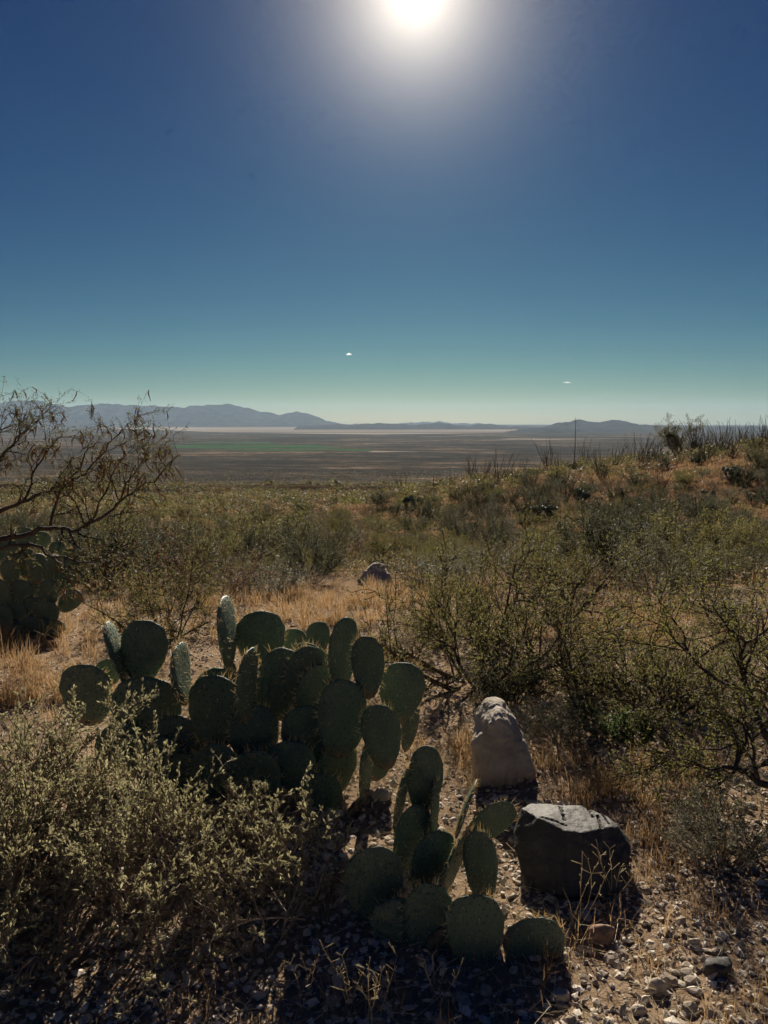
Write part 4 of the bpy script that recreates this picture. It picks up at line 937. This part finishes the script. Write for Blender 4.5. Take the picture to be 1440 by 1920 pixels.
limb_tree('mesquite_tree', 'crooked dark limbed mesquite with feathery leaves reaching in over sunlit gravel', bR, [
    [(1600, 1565, bR.y, .05), (1560, 1530, 2.95, .04), (1500, 1498, 2.9, .026), (1440, 1472, 2.88, .019), (1400, 1446, 2.88, .016), (1378, 1441, 2.9, .013), (1330, 1443, 2.92, .006), (1290, 1425, 2.95, .004), (1250, 1416, 3.0, .003)],
    [(1378, 1441, 2.9, .012), (1388, 1410, 2.92, .009), (1400, 1388, 2.95, .007), (1385, 1350, 3.0, .004)],
    [(1560, 1530, 2.95, .035), (1500, 1450, 3.1, .028), (1447, 1400, 3.2, .02), (1430, 1368, 3.2, .018), (1415, 1320, 3.25, .016), (1403, 1295, 3.3, .014), (1385, 1290, 3.3, .011), (1351, 1278, 3.35, .009), (1311, 1251, 3.4, .008), (1289, 1220, 3.4, .007), (1280, 1184, 3.45, .006), (1253, 1149, 3.5, .005), (1233, 1118, 3.5, .0035)],
    [(1403, 1295, 3.3, .012), (1390, 1260, 3.3, .01), (1388, 1230, 3.3, .009), (1398, 1205, 3.3, .008), (1440, 1178, 3.25, .006), (1480, 1150, 3.2, .004)],
    [(1398, 1205, 3.3, .008), (1370, 1182, 3.3, .006), (1345, 1150, 3.35, .005), (1340, 1110, 3.4, .003)],
    [(1289, 1220, 3.4, .006), (1244, 1174, 3.4, .004), (1213, 1160, 3.4, .003)],
    [(1400, 1388, 2.95, .006), (1330, 1405, 3.0, .004), (1270, 1400, 3.05, .003), (1225, 1420, 3.1, .002)],
    [(1430, 1368, 3.2, .012), (1470, 1300, 3.2, .01), (1450, 1240, 3.2, .006), (1430, 1160, 3.2, .004)],
    [(1500, 1450, 3.1, .02), (1560, 1330, 3.2, .014), (1540, 1230, 3.2, .008), (1500, 1130, 3.3, .004)]], SR, (M['bark'], M['mesq2']), 2, .018, .005, 9)

# ------------------------------------------------------------------ silvery bush in the foreground
def finger_bush():
    rnd = random.Random(77); base = ground_px(235, 1700); segs, tw = [], []
    S = dict(seg=6, depth=3, leafd=1, taper=.5, wig=.16, trop=.05, bare=.3, kids=1, prob=.8, ang=.62, ratio=.52, rmin=.0016)
    for (dx, dy) in [(0, 0), (-.32, .05), (.28, .08), (-.62, .1), (-.15, .25), (.42, .22), (-.45, .32), (.1, -.12), (-.9, .2), (.52, .02), (-.3, -.15), (-.7, -.1)]:
        for k in range(9):
            a = rnd.uniform(0, 6.28); le = abs(rnd.gauss(.5, .25))
            grow(segs, tw, Vector((dx + rnd.gauss(0, .04), dy + rnd.gauss(0, .04), -.03)), Vector((math.cos(a) * le, math.sin(a) * le, 1)).normalized(), rnd.uniform(.30, .42) * (.62 if dx > .2 else 1), .0065, 3, rnd, S)
    for (dx, dy) in [(-.55, -.28), (-.1, -.3), (.2, -.28), (-.85, -.25), (-.32, -.42), (.45, -.2), (-.7, -.45)]:
        for k in range(7):
            a = rnd.uniform(0, 6.28); le = abs(rnd.gauss(.7, .3))
            grow(segs, tw, Vector((dx + rnd.gauss(0, .05), dy + rnd.gauss(0, .05), -.03)), Vector((math.cos(a) * le, math.sin(a) * le, 1)).normalized(), rnd.uniform(.16, .26), .005, 3, rnd, S)
    low = dict(S, depth=2, wig=.3, trop=-.02, kids=1, prob=.75, leafd=0)
    for k in range(60):
        grow(segs, [], Vector((rnd.uniform(-1.0, .62), rnd.uniform(-.22, .3), rnd.uniform(.0, .12))), Vector((rnd.gauss(0, .8), rnd.gauss(-.3, .7), rnd.uniform(.1, 1))).normalized(), rnd.uniform(.14, .3), .003, 2, rnd, low)
    t = thing('silvery_bush', 'dense silvery bush with stubby fuzzy shoots in front of the big prickly pear', 'bush', base)
    V, q = tubes(segs, 3); link('stems', np_mesh('stems', V, quads=q, mats=[M['dry_twig']]), t)
    # stubby shoots: short blunt six sided fingers on the twigs
    rng = np.random.default_rng(4); T = np.array(tw); T = T[rng.random(len(T)) < np.clip(.14 + 2.4 * (T[:, 5] - .17), .10, 1)]
    T = np.repeat(T, 3, 0); n = len(T); f = rng.random((n, 1)); p = T[:, :3] * (1 - f) + T[:, 3:6] * f
    d = T[:, 3:6] - T[:, :3]; d /= np.linalg.norm(d, axis=1, keepdims=True) + 1e-9; d = d + rng.normal(0, .55, (n, 3)); d[:, 2] += .45; d /= np.linalg.norm(d, axis=1, keepdims=True)
    l = rng.uniform(.009, .023, (n, 1)); r = rng.uniform(.002, .0034, (n, 1))
    s1 = np.cross(d, rng.normal(0, 1, (n, 3))); s1 /= np.linalg.norm(s1, axis=1, keepdims=True) + 1e-9; s2 = np.cross(d, s1); B = []
    for sd in (s1, s2):
        B.append((np.stack([p, p + d * l * .6 + sd * r, p + d * l, p + d * l * .6 - sd * r], 1).reshape(-1, 3), np.arange(n * 4).reshape(-1, 4)))
    V, q = join(*B); link('shoots', np_mesh('shoots', V, quads=q, mats=[M['finger']]), t, kind='stuff')
    return len(segs), n
print('FINGER', finger_bush())

# ------------------------------------------------------------------ small plants
GP = [shrub_meshes(400 + i, dict(SG, depth=1, prob=.9), 9, .16, .002, M['twig'], M['green'], 9, .022, .012, .9, .7, base=.05) for i in range(2)]
for i, (u, v, s, lab) in enumerate([(1150, 1385, .9, 'low bright green plant in front of the dense thorn shrub'), (1195, 1395, .8, 'small green sprig beside the low bright green plant')]):
    t = thing('green_plant', lab, 'plant', ground_px(u, v), i * 2., s); link('stems', GP[i][0], t); link('foliage', GP[i][1], t)
def weed_mesh(seed, n, h, head):
    rnd = random.Random(seed); segs, hd = [], []
    for k in range(n):
        d = Vector((rnd.gauss(0, .2), rnd.gauss(0, .2), 1)).normalized(); p = Vector((rnd.gauss(0, .012), rnd.gauss(0, .012), -.01)); L = h * rnd.uniform(.6, 1.1)
        for i in range(5):
            d = (d + Vector((rnd.gauss(0, .09), rnd.gauss(0, .09), 0))).normalized(); q = p + d * L / 5; s = (*p, *q, .001, .0008); segs.append(s)
            if i > 1 and not head:
                for _ in range(2): e = q + Vector((rnd.gauss(0, .018), rnd.gauss(0, .018), rnd.uniform(.01, .03))); hd.append((*q, *e, .0007, .0016))
            p = q
        if head: hd.append((*p, *(p + d * L * .22), .004, .0035)); hd.append((*(p + d * L * .22), *(p + d * L * .3), .0035, .0006))
    V, q = tubes(segs, 3); a = np_mesh('stalks', V, quads=q, mats=[M['straw']]); V, q = tubes(hd, 5); return a, np_mesh('seed_heads', V, quads=q, mats=[M['straw']])
WD = [weed_mesh(1, 5, .24, False), weed_mesh(2, 4, .3, False), weed_mesh(3, 1, .14, True), weed_mesh(4, 2, .16, True)]
for i, (u, v, k, s, lab) in enumerate([(1075, 1745, 1, .95, 'tall dry weed standing in the shadow of the dark boulder'), (1150, 1690, 0, .9, 'thin dry weed against the dark boulder'), (700, 1920, 0, .9, 'dry weed in deep shadow at the lower edge below the small prickly pear'), (655, 1900, 1, .7, 'pale weed in the shadow beside the one at the lower edge'), (768, 1720, 0, .7, 'pale seeding weed in front of the small prickly pear'), (820, 1880, 0, .7, 'dry weed beneath the low round pads'), (1175, 1735, 2, .7, 'single pale seed spike beside the reddish stone'),
                                    (1040, 1470, 3, 1, 'pale seed spikes next to the pale upright boulder'), (1085, 1470, 3, 1.05, 'pale seed spikes in the grass above the dark boulder, the middle bunch'), (1115, 1475, 3, .9, 'pale seed spikes farthest from the pale boulder'), (1008, 1262, 2, 1.5, 'pale upright spike in front of the large airy thorn shrub'), (560, 1890, 1, .6, 'wispy weed in the bush shadow at the lower edge'), (905, 1470, 0, .8, 'wispy weed at the foot of the pale boulder')]):
    t = thing('dry_weed', lab, 'weed', ground_px(u, v), i * 1.7, s); link('stalks', WD[k][0], t); link('seed_heads', WD[k][1], t, kind='stuff')
